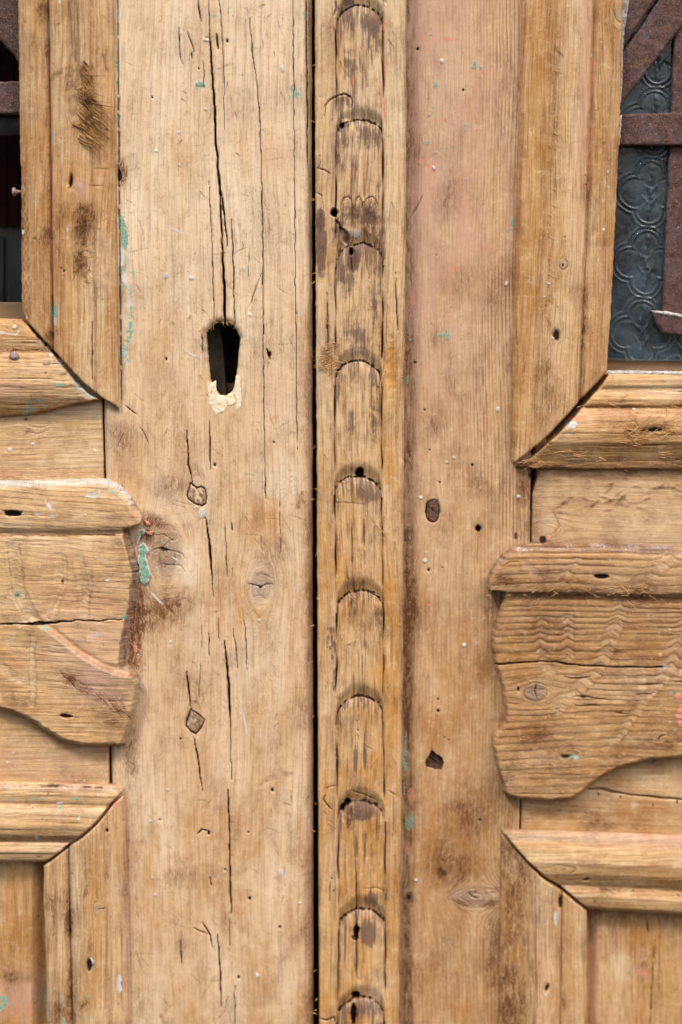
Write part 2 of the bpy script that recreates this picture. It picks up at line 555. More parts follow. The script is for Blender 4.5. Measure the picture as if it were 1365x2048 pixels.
def plain(name, fn, rough_=0.6, metal=0.0, spec=0.4, bump=0.0):
    t = NT(name)
    tc = t.n('ShaderNodeTexCoord').outputs['Object']
    col, hgt = fn(t, tc)
    ins = {'Base Color': col, 'Roughness': rough_, 'Metallic': metal, 'Specular IOR Level': spec}
    if bump:
        ins['Normal'] = t.n('ShaderNodeBump', {'Strength': 0.7, 'Distance': bump, 'Height': hgt}).outputs[0]
    bs = t.n('ShaderNodeBsdfPrincipled', ins)
    t.n('ShaderNodeOutputMaterial', {0: bs.outputs[0]})
    return t.mat


def f_rust(t, v):
    a = t.noise(v, 160, det=5, rough_=0.7)
    b = t.noise(v, 700, det=4, rough_=0.7)
    c = t.noise(v, 60, det=3)
    col = t.mix(t.ramp(a, 0.35, 0.65), srgb(62, 48, 50), srgb(94, 70, 66))
    col = t.mix(t.m('MULTIPLY', t.ramp(c, 0.5, 0.7), 0.6), col, srgb(92, 84, 92))
    col = t.mix(t.m('MULTIPLY', t.ramp(b, 0.54, 0.66), 0.55), col, srgb(136, 104, 84))
    col = t.mix(t.m('MULTIPLY', t.ramp(t.noise(v, 1500, det=2), 0.56, 0.66), 0.5), col, srgb(164, 128, 104))
    col = t.mix(t.m('MULTIPLY', t.ramp(t.noise(v, 520, det=3, rough_=0.7), 0.66, 0.72), t.ramp(c, 0.35, 0.6)), col, srgb(196, 184, 172))
    return col, t.m('ADD', a, t.m('MULTIPLY', b, 0.6))


def f_nail(t, v):
    a = t.noise(v, 900, det=4)
    return t.mix(t.ramp(a, 0.35, 0.65), srgb(128, 106, 108), srgb(172, 152, 152)), a


def f_nail2(t, v):
    a = t.noise(v, 900, det=4)
    return t.mix(t.ramp(a, 0.35, 0.65), srgb(70, 46, 42), srgb(112, 82, 76)), a


def f_filler(t, v):
    a = t.noise(v, 220, det=5)
    b = t.noise(v, 900, det=3)
    return t.mix(t.ramp(a, 0.35, 0.7), srgb(222, 204, 170), srgb(236, 226, 204)), t.m('ADD', a, b)


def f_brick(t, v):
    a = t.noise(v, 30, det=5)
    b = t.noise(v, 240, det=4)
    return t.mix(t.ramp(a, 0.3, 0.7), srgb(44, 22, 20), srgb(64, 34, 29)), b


def f_mortar(t, v):
    a = t.noise(v, 40, det=5)
    return t.mix(t.ramp(a, 0.3, 0.7), srgb(84, 84, 80), srgb(118, 116, 110)), a


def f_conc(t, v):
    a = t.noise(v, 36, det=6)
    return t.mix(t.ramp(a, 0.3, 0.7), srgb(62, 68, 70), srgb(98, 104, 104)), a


def f_putty(t, v):
    a = t.noise(v, 300, det=5, rough_=0.7)
    b = t.noise(v, 900, det=3)
    col = t.mix(t.ramp(a, 0.4, 0.62), srgb(196, 194, 192), srgb(150, 146, 142))
    return t.mix(t.ramp(b, 0.58, 0.68), col, srgb(92, 70, 62)), a


def f_dwood(t, v):
    a = t.noise(v, 60, 0.1, 1, det=4)
    b = t.noise(v, 400, det=4)
    return t.mix(t.ramp(a, 0.3, 0.7), srgb(92, 76, 60), srgb(138, 116, 90)), b


def f_fibre(t, v):
    a = t.noise(v, 130, det=3)
    return t.mix(t.ramp(a, 0.35, 0.65), srgb(112, 80, 48), srgb(176, 134, 84)), a


def f_fibrep(t, v):
    a = t.noise(v, 130, det=3)
    return t.mix(t.ramp(a, 0.35, 0.65), srgb(166, 122, 72), srgb(212, 174, 122)), a


M_rust = plain('rusty_iron', f_rust, 0.75, 0.25, 0.3, 0.0008)
M_nail = plain('weathered_nail', f_nail, 0.6, 0.4, 0.4, 0.0004)
M_nail2 = plain('rusty_nail', f_nail2, 0.6, 0.4, 0.4, 0.0004)
M_mortise = plain('lock_mortise_wood', lambda t, v: (t.mix(t.ramp(t.noise(v, 90, det=4), 0.3, 0.7), srgb(40, 36, 33), srgb(60, 54, 49)), t.noise(v, 400)), 0.9, 0, 0.15, 0.0005)
M_fill = plain('cream_filler', f_filler, 0.9, 0, 0.2, 0.0006)
M_brick = plain('clay_brick', f_brick, 0.9, 0, 0.2, 0.001)
M_mort = plain('mortar', f_mortar, 0.95, 0, 0.1, 0.001)
M_conc = plain('concrete', f_conc, 0.95, 0, 0.1, 0.001)
M_putty = plain('old_putty', f_putty, 0.85, 0, 0.2, 0.0006)
M_dwood = plain('aged_wood', f_dwood, 0.85, 0, 0.2, 0.0005)
M_fib = plain('torn_fibre', f_fibre, 0.85, 0, 0.15)
M_fibp = plain('pale_fibre', f_fibrep, 0.85, 0, 0.15)


def glass_mat():
    t = NT('pattern_glass')
    tc = t.n('ShaderNodeTexCoord').outputs['Object']
    n1 = t.noise(tc, 420, det=3)
    n2 = t.noise(tc, 60, det=5, rough_=0.65)
    bmp = t.n('ShaderNodeBump', {'Strength': 0.15, 'Distance': 0.0004, 'Height': n1})
    gl = t.n('ShaderNodeBsdfPrincipled', {'Base Color': srgb(196, 226, 224), 'Roughness': 0.06, 'IOR': 1.5, 'Transmission Weight': 1.0, 'Normal': bmp.outputs[0]})
    sky_film = t.n('ShaderNodeBsdfDiffuse', {'Color': srgb(104, 124, 138)})  # bluish diffuse film standing in for the sky reflected in the pane
    mx = t.n('ShaderNodeMixShader', {0: t.ramp(n2, 0.3, 0.75, 0.10, 0.42), 1: gl.outputs[0], 2: sky_film.outputs[0]})
    t.n('ShaderNodeOutputMaterial', {0: mx.outputs[0]})
    return t.mat


M_glass = glass_mat()


# ------------------------------------------------------------------ things
def thing(name, label, cat, kind='thing', loc=(0, 0, 0)):
    o = bpy.data.objects.new(name, None)
    COL.objects.link(o)
    o['label'] = label
    o['category'] = cat
    o['kind'] = kind
    o.empty_display_size = 0.05
    return o


LEFT = thing('door_leaf', 'weathered pine door leaf with an open keyhole and a long black crack', 'door')
RIGHT = thing('door_leaf', 'weathered pine door leaf with the scallop carved cover strip and patterned glass', 'door')
T0, B0, L0, R0 = -230, 2290, -260, 1630   # how far the boards run past the picture


def prof(s, pts, sm=5):
    xs = np.linspace(0, 1, 400)
    v = np.interp(xs, [q[0] for q in pts], [q[1] for q in pts])
    k = np.hanning(sm * 2 + 3)
    k /= k.sum()
    v = np.convolve(np.pad(v, sm + 1, mode='edge'), k, 'valid')
    return 1.3 * np.interp(s, xs, v)


def rnd(p, R, amt=1.0):
    e = np.clip(p.ed, 0, R)
    p.h -= amt * (R - np.sqrt(np.maximum(R * R - (R - e) ** 2, 0)))


# =========================================================== LEFT LEAF
PLUG_A = [(381, 966), (388, 972), (394, 977), (402, 974), (411, 978), (413, 992), (411, 1008), (404, 1012), (392, 1009), (377, 998), (375, 990)]
PLUG_B = [(382, 1420), (396, 1428), (410, 1440), (403, 1456), (392, 1468), (384, 1464), (373, 1452), (374, 1438)]


def left_stile(p):
    x, y = p.x, p.y
    p.grain('v', 11, [(523, 1172, 27, 32), (335, 1112, 38, 50), (394, 990, 16, 26), (388, 1445, 18, 30)], 1.0, 19, 0.30, relief=0.4)
    rnd(p, 14, 0.8)
    # a slow roll towards the meeting edge
    p.h -= 14 * sst(600, 628, x) ** 2
    p.add('warm', 0.12 + 0.34 * sst(700, 1500, y) - 0.25 * sst(700, 100, y))
    p.add('pale', 0.42 * sst(1000, 300, y) + 0.12)
    p.m['brown'] *= .5 + .5 * sst(500, 1000, y)
    p.add('brown', 0.6 * np.exp(-((x - 616) / 9) ** 2) * (0.5 + perlin(x / 30, y / 90, 5)))
    p.add('brown', 0.30 * np.exp(-((x - 262) / 22) ** 2) * sst(850, 1500, y))
    # long checks
    K = [([(420, 60), (422, 110), (428, 190), (432, 280), (438, 360), (441, 398)], [1.5, 4, 6, 6.5, 6.5, 4], 30),
         ([(440, 385), (444, 470), (448, 560), (450, 650)], [4, 5, 7, 8], 30),
         ([(440, 366), (449, 430), (455, 492)], [3, 6, 2], 20),
         ([(395, -20), (398, 10), (402, 42)], 4, 10), ([(417, -20), (420, 75)], 2.4, 4), ([(436, -20), (443, 40), (447, 110), (450, 260)], 2.2, 4),
         ([(464, 440), (467, 520), (470, 650)], 3, 6), ([(500, 36), (505, 100), (515, 170), (521, 250), (526, 450), (527, 640), (528, 800), (532, 1010)], 2.6, 5),
         ([(586, -20), (588, 160), (590, 420), (592, 640), (595, 900)], 2.4, 4), ([(612, -20), (614, 120), (616, 330)], 3, 3),
         ([(358, 55), (361, 115), (367, 128)], 3, 5), ([(374, 62), (383, 85), (389, 104)], 3, 5), ([(385, 104), (385, 118)], 3, 4),
         ([(418, 360), (424, 470), (429, 645)], 2.4, 5), ([(434, 68), (437, 100)], 6, 8), ([(407, 112), (409, 180)], 2, 3),
         ([(420, 838), (421, 940)], 3, 6), ([(374, 862), (378, 930), (386, 968)], 4, 8), ([(411, 1036), (418, 1080), (424, 1140), (425, 1170)], [4, 7, 5, 3], 18),
         ([(425, 1165), (428, 1200)], 2, 3), ([(450, 1036), (455, 1155)], 2.4, 4), ([(463, 1045), (465, 1062)], 3, 4),
         ([(450, 1282), (455, 1340), (459, 1400), (462, 1455)], [3, 6, 5, 3], 16), ([(457, 1350), (461, 1440)], 3, 6), ([(461, 1440), (463, 1560)], 2.4, 5),
         ([(456, 1580), (460, 1700), (463, 1835)], [4, 4, 5], 14), ([(436, 1870), (440, 1930), (443, 2020)], 4, 9), ([(460, 1836), (460, 1890)], 2, 4),
         ([(373, 1342), (377, 1380), (382, 1418)], 4, 9), ([(389, 1476), (398, 1530), (405, 1582)], 4, 8),
         ([(418, 1266), (419, 1318)], 2.4, 4), ([(466, 1256), (472, 1290), (476, 1336)], 2.4, 4), ([(488, 1240), (492, 1270), (495, 1340)], 2.4, 4),
         ([(402, 1330), (397, 1405)], 2.2, 3), ([(437, 1235), (438, 1285)], 2.2, 3), ([(404, 1240), (404, 1300)], 2, 3),
         ([(420, 1750), (424, 1772)], 4, 4), ([(500, 480), (497, 560)], 1.6, 2), ([(523, 545), (505, 600), (498, 615)], 2.2, 3),
         ([(405, 1845), (422, 1872), (424, 1895)], 5, 6), ([(385, 1855), (420, 1870)], 3, 4), ([(395, 1668), (404, 1658), (418, 1662)], 4, 4),
         ([(470, 1970), (471, 2060)], 2.5, 4), ([(362, 1880), (363, 1930)], 4, 3), ([(560, 1000), (563, 1130)], 1.6, 2),
         ([(278, 850), (290, 870), (298, 886)], 2, 2), ([(250, 810), (265, 822), (276, 830)], 2.5, 3)]
    for pts, w, dp in K:
        p.line(pts, w, dp, 'dark', 1.1, wob=1.6)
    p.line([(388, 1480), (404, 1580)], 5, 0, 'salmon', 0.45)
    p.line([(612, -20), (616, 330)], 5, 0, 'purple', 0.6)
    p.line([(620, 300), (623, 700)], 7, 0, 'purple', 0.35)
    p.checks(90, 'v', (240, 0, 605, 2048), (20, 130), (1.0, 1.7), 1.2, 0.5, 4)
    # scratches and tool marks across
    for q in [((330, 450), (368, 470), 2.6, 'white', .42), ((365, 698), (400, 718), 4, 'white', .45), ((300, 1184), (328, 1210), 6, 'white', .45)]:
        p.line([q[0], q[1]], q[2], -0.5, q[3], q[4] + 0.2, wob=2)
    g = np.random.default_rng(5)
    for k in range(90):
        xx, yy = 250 + 350 * g.random(), 2048 * g.random()
        l = 12 + 40 * g.random()
        an = g.normal(0, 0.6) + (1.2 if k % 3 else 0.1)
        p.line([(xx, yy), (xx + l * math.cos(an), yy + l * math.sin(an))], 1.6, 0.8, 'brown', 0.55, wob=3)
    # knots
    p.blob('grey', 523, 1172, 30, 36, 0.75, 0.4, 0.1, 0.3, 20)
    p.blob('pale', 528, 1150, 52, 62, 0.5, 0.6)
    p.line([(494, 1167), (510, 1170), (524, 1175), (536, 1167), (550, 1168)], 3, 4, 'dark', 0.9, wob=2.5)
    p.line([(506, 1152), (530, 1149), (548, 1158)], 1.8, 2, 'dark', 0.6, wob=2)
    p.line([(506, 1196), (522, 1190), (530, 1198)], 1.6, 2, 'dark', 0.5, wob=2)
    p.blob('dark', 521, 1174, 5, 4, 0.9, 0.5)
    p.blob(('grey'), 334, 1112, 38, 52, 0.75, 0.5, 0, 0.35, 20)
    p.blob('brown', 330, 1100, 44, 62, 0.45, 0.5)
    for pts, w in [([(300, 1104), (322, 1096), (345, 1103), (366, 1108), (372, 1118)], 3), ([(318, 1128), (345, 1130), (364, 1132), (372, 1144)], 2.6),
                   ([(304, 1068), (330, 1070), (350, 1082)], 2.4), ([(322, 1096), (340, 1082), (352, 1078)], 2.2), ([(298, 1128), (310, 1160)], 2)]:
        p.line(pts, w * .8, 3, 'dark', 0.8, wob=3)
    p.blob('dark', 328, 1098, 12, 6, 0.8, 0.6, 0.2)
    p.blob('white', 352, 1118, 14, 3, 0.6, 0.6, 0.5)
    p.blob('pale', 375, 1130, 30, 50, 0.8, 0.7)
    # grime around the plaque
    p.blob('brown', 305, 1040, 38, 18, 1.0, 0.7, 0.3)
    p.blob('brown', 292, 1070, 16, 22, 1.1, 0.6)
    p.blob('brown', 325, 1215, 75, 45, 0.75, 0.9, -0.3)
    p.blob('brown', 270, 1290, 22, 90, 0.7, 0.8)
    p.blob('brown', 262, 1500, 20, 80, 0.4, 0.8)
    p.blob('brown', 345, 975, 60, 36, 0.65, 0.9)
    p.blob('warm', 300, 900, 110, 120, 0.5, 0.9)
    p.blob('brown', 250, 870, 40, 40, 0.3, 0.9)
    p.blob('warm', 530, 1220, 90, 90, 0.4, 0.9)
    p.blob('warm', 430, 1250, 160, 70, 0.45, 0.9)
    p.blob('pale', 560, 960, 70, 60, 0.6, 0.8)
    p.blob('warm', 545, 1040, 80, 50, 0.5, 0.9)
    p.blob('brown', 600, 1000, 14, 14, 0.5, 0.8)
    for (bx, by, r) in [(540, 708, 6), (430, 930, 5), (548, 885, 3), (455, 82, 5), (333, 718, 4), (305, 195, 3), (398, 137, 3), (450, 1740, 3), (500, 1797, 5), (478, 1955, 5), (545, 1580, 6),
                        (418, 1666, 5), (362, 1478, 3), (560, 1855, 4), (320, 1640, 3), (497, 1665, 3)]:
        p.blob('dark', bx, by, r * 0.7, r, 1.0, 0.6, h=-4)
    p.line([(534, 697), (537, 708), (541, 720)], 5, 8, 'dark', 1.0)
    p.line([(520, 1568), (548, 1555), (585, 1547)], 9, 0.5, 'brown', 0.6, brk=0.4, wob=4)
    for pl in (PLUG_A, PLUG_B):
        p.line(pl + [pl[0]], 4.5, 5, 'dark', 1.0, taper=False, wob=1)
    # keyhole surroundings
    p.blob('brown', 447, 642, 36, 12, 0.8, 0.8)
    p.blob('brown', 407, 690, 8, 40, 0.6, 0.8)
    p.line([(404, 668), (405, 690), (405, 706)], 4, 5, 'dark', 0.8, wob=3)
    p.blob('salmon', 404, 662, 10, 4, 0.7, 0.5)
    # paint left in the grain
    p.blob('green', 403, 168, 9, 6, 1.2, 0.3, h=1.0)
    p.blob('green', 395, 176, 6, 7, 0.5, 0.6)
    for q in [(412, 28, 10, 4), (428, 32, 8, 5), (455, 20, 6, 8), (466, 32, 4, 5), (396, 8, 4, 6), (590, 180, 16, 14), (572, 172, 3, 10), (596, 195, 6, 12), (620, 330, 4, 26), (582, 195, 8, 6),
              (457, 947, 4, 12), (466, 522, 2.5, 14), (466, 545, 2.5, 8), (595, 628, 3, 10), (445, 888, 6, 3), (458, 962, 3, 6), (513, 580, 3, 4), (612, 28, 9, 10), (360, 118, 2, 5), (568, 490, 4, 4),
              (361, 250, 2, 5), (320, 680, 4, 4)]:
        p.blob('green', *q, 0.52, 0.6)
    for yy in range(0, 460, 10):
        p.blob(random.choice(['white', 'green', 'grey', 'grey']), 236 + yy * 0.004 + random.uniform(-2, 3), yy, 6, 12, 0.42, 0.6)
    for yy in range(430, 560, 8):
        p.blob(random.choice(['white', 'green', 'white']), 246 + random.uniform(-5, 7), yy, 8, 14, 0.46, 0.7)
    for yy in range(520, 725, 7):
        p.blob(random.choice(['green', 'green', 'white', 'grey']), 255 + random.uniform(-12, 11) - max(0, yy - 660) * 0.12, yy, 9, 15, 0.44, 0.7)
    p.line([(240, 520), (243, 700), (246, 800)], 9, 0, 'grey', 0.8, wob=2)
    p.line([(236, -20), (238, 300), (240, 520), (243, 800)], 5, 3, [('dark', .7), ('brown', .6)], 1, wob=1, brk=.25)
    p.blob('dark', 240, 350, 7, 14, 0.9, 0.6, h=-3)
    p.blob('brown', 244, 345, 14, 34, 0.9, 0.6)
    for q in [(415, 298, 4, 6), (540, 770, 7, 4), (545, 786, 6, 4), (523, 285, 5, 14), (540, 298, 14, 5), (473, 1214, 5, 5), (460, 195, 3, 5), (405, 1018, 8, 4), (402, 1036, 6, 8), (270, 1300, 5, 18), (262, 1330, 5, 10)]:
        p.blob('salmon', *q, 0.5, 0.6)
    p.blob('pink', 538, 300, 40, 40, 0.35, 0.9)
    p.blob('pink', 545, 785, 40, 50, 0.35, 0.9)
    for yy in range(1178, 1340, 6):
        p.blob([('salmon', .24), ('green', .12)], (277 - .14 * max(0, yy - 1190)) + (8 if yy > 1270 else 0) + .22 * max(0, yy - 1270) + random.uniform(-3, 3), yy, 7, 8, 1, .7)
        p.blob([('brown', .5)], 280 - .08 * (yy - 1190), yy, 14, 10, 1, .8)
    p.blob('white', 404, 1026, 7, 13, 1.1, 0.4, 0.2, h=2)
    for q in [(565, 138, 3, 7), (383, 556, 6, 4), (332, 552, 4, 7), (489, 537, 3, 6), (562, 1746, 5, 7), (358, 265, 3, 3), (313, 302, 3, 3), (302, 1642, 3, 3), (519, 1241, 3, 3), (342, 1284, 3, 3), (413, 80, 7, 3),
              (360, 330, 2.5, 3), (412, 218, 3, 3), (420, 1752, 3, 3), (305, 1755, 3, 3), (310, 1790, 3, 3), (515, 1950, 4, 6), (335, 1580, 3, 3), (600, 1806, 4, 3), (500, 630, 4, 4)]:
        p.blob('white', *q, 1.1, 0.4, h=1.5, ns=6)
    p.line([(484, 1415), (492, 1450), (496, 1480)], 5, 0, 'white', 0.6, brk=0.3)
    p.specks(110, 'white', (1.0, 2.2), (235, 0, 620, 2048), 0.9, seed=3)
    p.specks(60, 'dark', (1.0, 2.4), (235, 0, 620, 2048), 0.8, -1, seed=4)
    p.specks(40, 'salmon', (1.0, 2.4), (235, 0, 620, 2048), 0.7, seed=5)
    # worn hollows
    p.h += 1.6 * fbm(x / 90, y / 160, 3, 77)
    p.add('rough', 0.4 * np.clip(fbm(x / 60, y / 90, 2, 31) + 0.1, 0, 1))


KEY = [(413, 664), (424, 652), (436, 646), (452, 645), (466, 650), (475, 662), (481, 676), (480, 692), (477, 708), (476, 726), (474, 745), (471, 765), (465, 783), (456, 793), (440, 792), (428, 778), (421, 762),
       (418, 735), (415, 705)]
st_l = sheet('stile', [rough([(203, T0), (207, 800), (212, 965), (222, 1500), (224, 1565), (230, B0), (628, B0), (627.5, 2048), (627, 1500), (626, 1000), (625, 400), (625, 0), (625, T0)], 1.0, 14, 1),
                       rough(KEY, 1.0, 4, 2, 6)], 0, left_stile, M_stile, LEFT, 70, edge=16)


def left_rail(p):
    x, y = p.x, p.y
    p.grain('h', 23, [(40, 865, 20, 9)], 0.8, 11, 0.35, relief=0.6)
    rnd(p, 4)
    p.add('pale', 0.45 * sst(1100, 850, y))
    p.add('pink', 0.55 * sst(1440, 1520, y) * np.clip(0.5 + fbm(x / 50, y / 12, 3, 3), 0, 1))
    p.add('brown', 0.35 * np.exp(-((y - 950) / 16) ** 2))
    p.line([(55, 850), (78, 856), (100, 850)], 2, 2, 'dark', .8)
    p.line([(52, 862), (75, 868), (95, 862), (103, 852)], 2, 2, 'dark', .8)
    p.line([(70, 848), (102, 847)], 2, 1, 'dark', .6)
    p.blob('brown', 57, 862, 8, 7, .8, .6)
    p.blob('brown', 52, 838, 5, 4, 1., .6)
    p.checks(40, 'h', None, (20, 90), (1.2, 2), 1.5, 0.5, 8)
    for q in [(20, 900, 5, 4), (66, 888, 3, 3), (190, 902, 4, 4), (90, 872, 2, 2), (15, 1525, 3, 3)]:
        p.blob('white', *q, 1.1, .4, h=1.5, ns=6)
    p.specks(40, 'white', (1, 2.2), None, .9, seed=13)
    p.specks(50, 'white', (1, 2.4), (0, 1480, 220, 1565), .9, seed=15)
    p.specks(30, 'dark', (1, 2), None, .8, -1, seed=14)
    p.blob('salmon', 20, 948, 30, 4, .5, .5)
    p.blob('salmon', 150, 948, 30, 5, .45, .5)
    p.blob('green', 190, 828, 8, 14, .45, .6)


sheet('rail', [rough([(L0, 715), (202, 715), (204, 800), (208.5, 965), (218, 1500), (220, 1690), (L0, 1690)], 0.8, 14, 3)], -4, left_rail, M_plaq, LEFT, 66)


def smp(y, pts):
    return np.interp(y, [q[0] for q in pts], [q[1] for q in pts])


def left_upright(p):
    x, y = p.x, p.y
    xl, xr = smp(y, [(T0, 35), (0, 37), (300, 42), (640, 46), (830, 48)]), smp(y, [(T0, 226), (0, 229), (400, 234), (800, 240)])
    s = (x - xl) / (xr - xl)
    p.grain('v', 31, [(150, 400, 10, 14), (150, 205, 10, 20)], 1.2, 13, 0.45, relief=0.7)
    p.h += prof(s, [(0, 2), (0.08, 7), (0.22, 15), (0.27, 11), (0.30, 12), (0.325, 5), (0.345, 15), (0.45, 23), (0.6, 25), (0.74, 19), (0.78, 14), (0.86, 12), (0.95, 9), (1, 6)], 4)
    rnd(p, 4)
    gx = xl + 0.325 * (xr - xl)
    p.add('warm', 0.30 + 0.35 * (s < 0.33) + .5 * np.exp(-((s - .42) / .06) ** 2))
    p.add('brown', .5 * np.exp(-((s - .30) / .03) ** 2) + .5 * np.exp(-((s - .77) / .02) ** 2) + .35 * sst(.12, .03, s))
    p.add('grey', .4 * np.exp(-((s - .1) / .05) ** 2) * np.clip(.4 + perlin(y / 70, x * 0, 5), 0, 1))
    p.add('pale', .4 * np.exp(-((s - .68) / .06) ** 2))
    p.add('dark', 0.7 * np.exp(-((x - gx) / 3.0) ** 2))
    sal = np.exp(-((x - gx - 1) / 3.4) ** 2) * sst(0.30, 0.6, 0.62 + 0.7 * perlin(y / 22, y * 0 + 2, 4)) * sst(90, 120, y)
    p.add('salmon', 0.95 * sal)
    p.add('white', 0.8 * np.exp(-((x - gx) / 3) ** 2) * (np.exp(-((y - 60) / 26) ** 2)))
    p.blob('green', gx.mean() + 8, 625, 8, 22, 1.0, .5)
    p.blob('white', gx.mean() + 8, 640, 6, 14, .7, .5)
    p.blob('green', gx.mean() + 4, 275, 3, 14, .7, .5)
    p.add('brown', 0.5 * sst(0.15, 0.25, s) * sst(0.33, 0.28, s) * np.clip(0.4 + perlin(x / 14, y / 50, 8), 0, 1))
    p.line([(147, -20), (152, 60), (155, 125)], 24, 1, 'purple', 0.55, soft=1.2, wob=3)
    p.line([(147, -20), (152, 60), (156, 125)], 30, 0, 'brown', 0.5, soft=1.2, wob=3)
    p.blob([('purple', .3), ('brown', .8), ('rough', 1)], 160, 165, 34, 50, 1, .7, 0.2)
    p.blob([('brown', .5), ('rough', 1)], 170, 235, 40, 55, 1, .8, -0.3, h=-3)
    p.blob([('brown', .9), ('rough', 1)], 170, 445, 26, 50, 1, .7, 0.1, h=-3)
    p.blob([('brown', .7), ('rough', 1)], 162, 480, 18, 60, 1, .7, 0.1)
    p.blob([('brown', .8), ('rough', 1)], 163, 535, 15, 30, 1, .7, 0.1, h=-3)
    p.blob([('dark', .9)], 146, 366, 5, 17, 1, .6, 0.1, h=-8)
    p.blob([('pink', .8), ('grey', .4)], 162, 378, 14, 22, 1, .7)
    p.blob('pale', 205, 540, 30, 110, .9, .8)
    p.blob('brown', 117, 152, 24, 8, .7, .7, -.6)
    p.blob('dark', 124, 150, 3, 5, .7, .7, .6)
    p.blob('brown', 70, 90, 6, 30, .6, .8)
    p.blob('brown', 66, 140, 5, 9, .8, .8)
    p.blob('grey', 50, 80, 6, 40, .5, .8)
    p.blob('brown', 85, 22, 14, 30, .8, .8)
    p.blob('green', 220, 110, 3, 12, .5, .8)
    p.blob('green', 220, 190, 3, 18, .5, .8)
    p.line([(62, 350), (64, 470)], 2.4, 2, 'dark', .6, brk=.4)
    p.line([(52, 330), (58, 480), (66, 620)], 2, 1.5, 'dark', .5)
    p.line([(187, 640), (188, 700), (187, 760)], 4, 5, 'dark', .8)
    p.line([(115, 655), (121, 680)], 2, 2, 'dark', .8)
    p.line([(196, 70), (200, 130), (203, 160)], 2, 2, 'dark', .5)
    p.line([(208, 110), (212, 135), (218, 146)], 3, 3, 'brown', .8)
    p.line([(190, 338), (222, 340)], 2, 2, 'brown', .7)
    p.line([(180, 372), (215, 374)], 2, 2, 'brown', .7)
    p.blob('white', 139, 461, 3, 6, 1.1, .4, h=1)
    p.blob('white', 139, 475, 3, 8, .6, .6)
    p.blob('white', 47, 464, 3, 5, 1.1, .4)
    p.blob('white', 124, 7, 3, 6, .9, .5)
    p.blob('dark', 126, 537, 3, 4, .8, .6, h=-2)
    p.blob('dark', 132, 543, 3, 3, .8, .6, h=-2)
    p.blob('salmon', 195, 768, 3, 9, 1, .5)
    p.blob('brown', 102, 668, 12, 14, .9, .6)
    p.checks(60, 'v', None, (20, 110), (1.2, 2), 1.5, .5, 18)
    p.specks(50, 'brown', (1.4, 3), None, .9, -1, seed=24)
    p.specks(24, 'white', (1, 2), None, .9, seed=25)
    # slanted saw marks near the inner arris and the outer foot
    p.h += 0.9 * np.sin((y + x * 2.0) / 3.2) * sst(0.14, 0.05, s) * sst(300, 420, y)
    p.add('brown', 0.4 * np.clip(np.sin((y - x * 2.0) / 3.0), 0, 1) * sst(0.14, 0.05, s) * sst(280, 420, y))


mo_u = sheet('moulding', [rough([(35, T0), (37, 0), (39, 160), (41, 320), (43, 345), (44, 600), (46, 634), (64, 652), (92, 682), (116, 706), (142, 734), (168, 762), (190, 782), (206, 795), (224, 806), (240, 819),
                                  (238, 700), (236, 520), (232, 300), (229, 0), (226, T0)], 1.5, 7, 4, 14)], 2, left_upright, M_mould, LEFT, 62)


def left_cross(p):
    x, y = p.x, p.y
    yb = smp(x, [(L0, 836), (0, 834), (50, 831), (100, 821), (160, 806), (205, 798)])
    s = (y - 638) / (836 - 638)
    p.grain('h', 41, [(28, 655, 14, 6)], 1.0, 11, 0.5, relief=0.8)
    p.h += prof(s, [(0, 3), (0.06, 8), (0.2, 12), (0.25, 10), (0.28, 9), (0.33, 7), (0.37, 14), (0.5, 21), (0.65, 23), (0.78, 19), (0.9, 10), (1, 2)], 4)
    rnd(p, 4)
    p.add('warm', 0.25 + 0.6 * sst(0.74, 0.86, s))
    p.add('pale', 0.3 * np.exp(-((s - 0.55) / 0.15) ** 2))
    p.add('brown', 0.55 * sst(0.8, 0.95, s) * np.clip(0.6 + perlin(x / 60, y / 10, 3), 0, 1))
    p.add('brown', 0.8 * np.exp(-((s - 0.32) / 0.03) ** 2) * np.clip(0.5 + perlin(x / 20, y / 8, 4), 0, 1))
    p.add('rough', 1.0 * np.exp(-((s - 0.31) / 0.06) ** 2))
    p.blob('pink', 10, 775, 60, 26, .6, .8)
    # chipped white edge along the mitre
    p.line([(84, 682), (110, 708), (136, 738), (160, 766), (184, 790)], 12, 2, [('white', .55), ('grey', .7)], 1, wob=3, brk=.25, taper=False)
    p.line([(150, 758), (176, 784), (192, 797)], 10, 2, [('green', .55), ('grey', .4)], 1, wob=3)
    for q in [(120, 768, 16, 5), (85, 800, 16, 5), (62, 818, 18, 8), (92, 811, 12, 5), (50, 828, 10, 5), (155, 776, 9, 4), (118, 786, 8, 3), (60, 808, 8, 4)]:
        p.blob('green', *q, .62, .6)
    p.line([(12, 665), (36, 669), (42, 656)], 3, 0, 'white', .7)
    p.blob('white', 31, 653, 5, 5, 1., .5, h=2)
    p.blob('white', 5, 665, 12, 3, .8, .5)
    p.line([(98, 728), (122, 726)], 2.5, 3, 'dark', .9)
    p.blob('brown', 98, 727, 8, 5, .9, .6)
    p.blob('brown', 30, 720, 13, 8, .7, .6)
    p.blob('brown', 130, 748, 10, 6, .6, .6)
    p.checks(70, 'h', None, (25, 110), (1.2, 2), 1.5, .6, 19)
    p.specks(40, 'brown', (1.4, 3), None, .9, -1, seed=34)
    p.specks(20, 'white', (1, 2), None, .9, seed=35)


mo_c = sheet('moulding', [rough([(L0, 638), (0, 637), (44, 639), (62, 658), (88, 688), (112, 712), (136, 740), (160, 768), (184, 790), (200, 799), (178, 803), (160, 806), (130, 812), (100, 821), (75, 827), (50, 831),
                                  (0, 834), (L0, 836)], 1.5, 7, 5, 14)], 0, left_cross, M_mould, LEFT, 60)

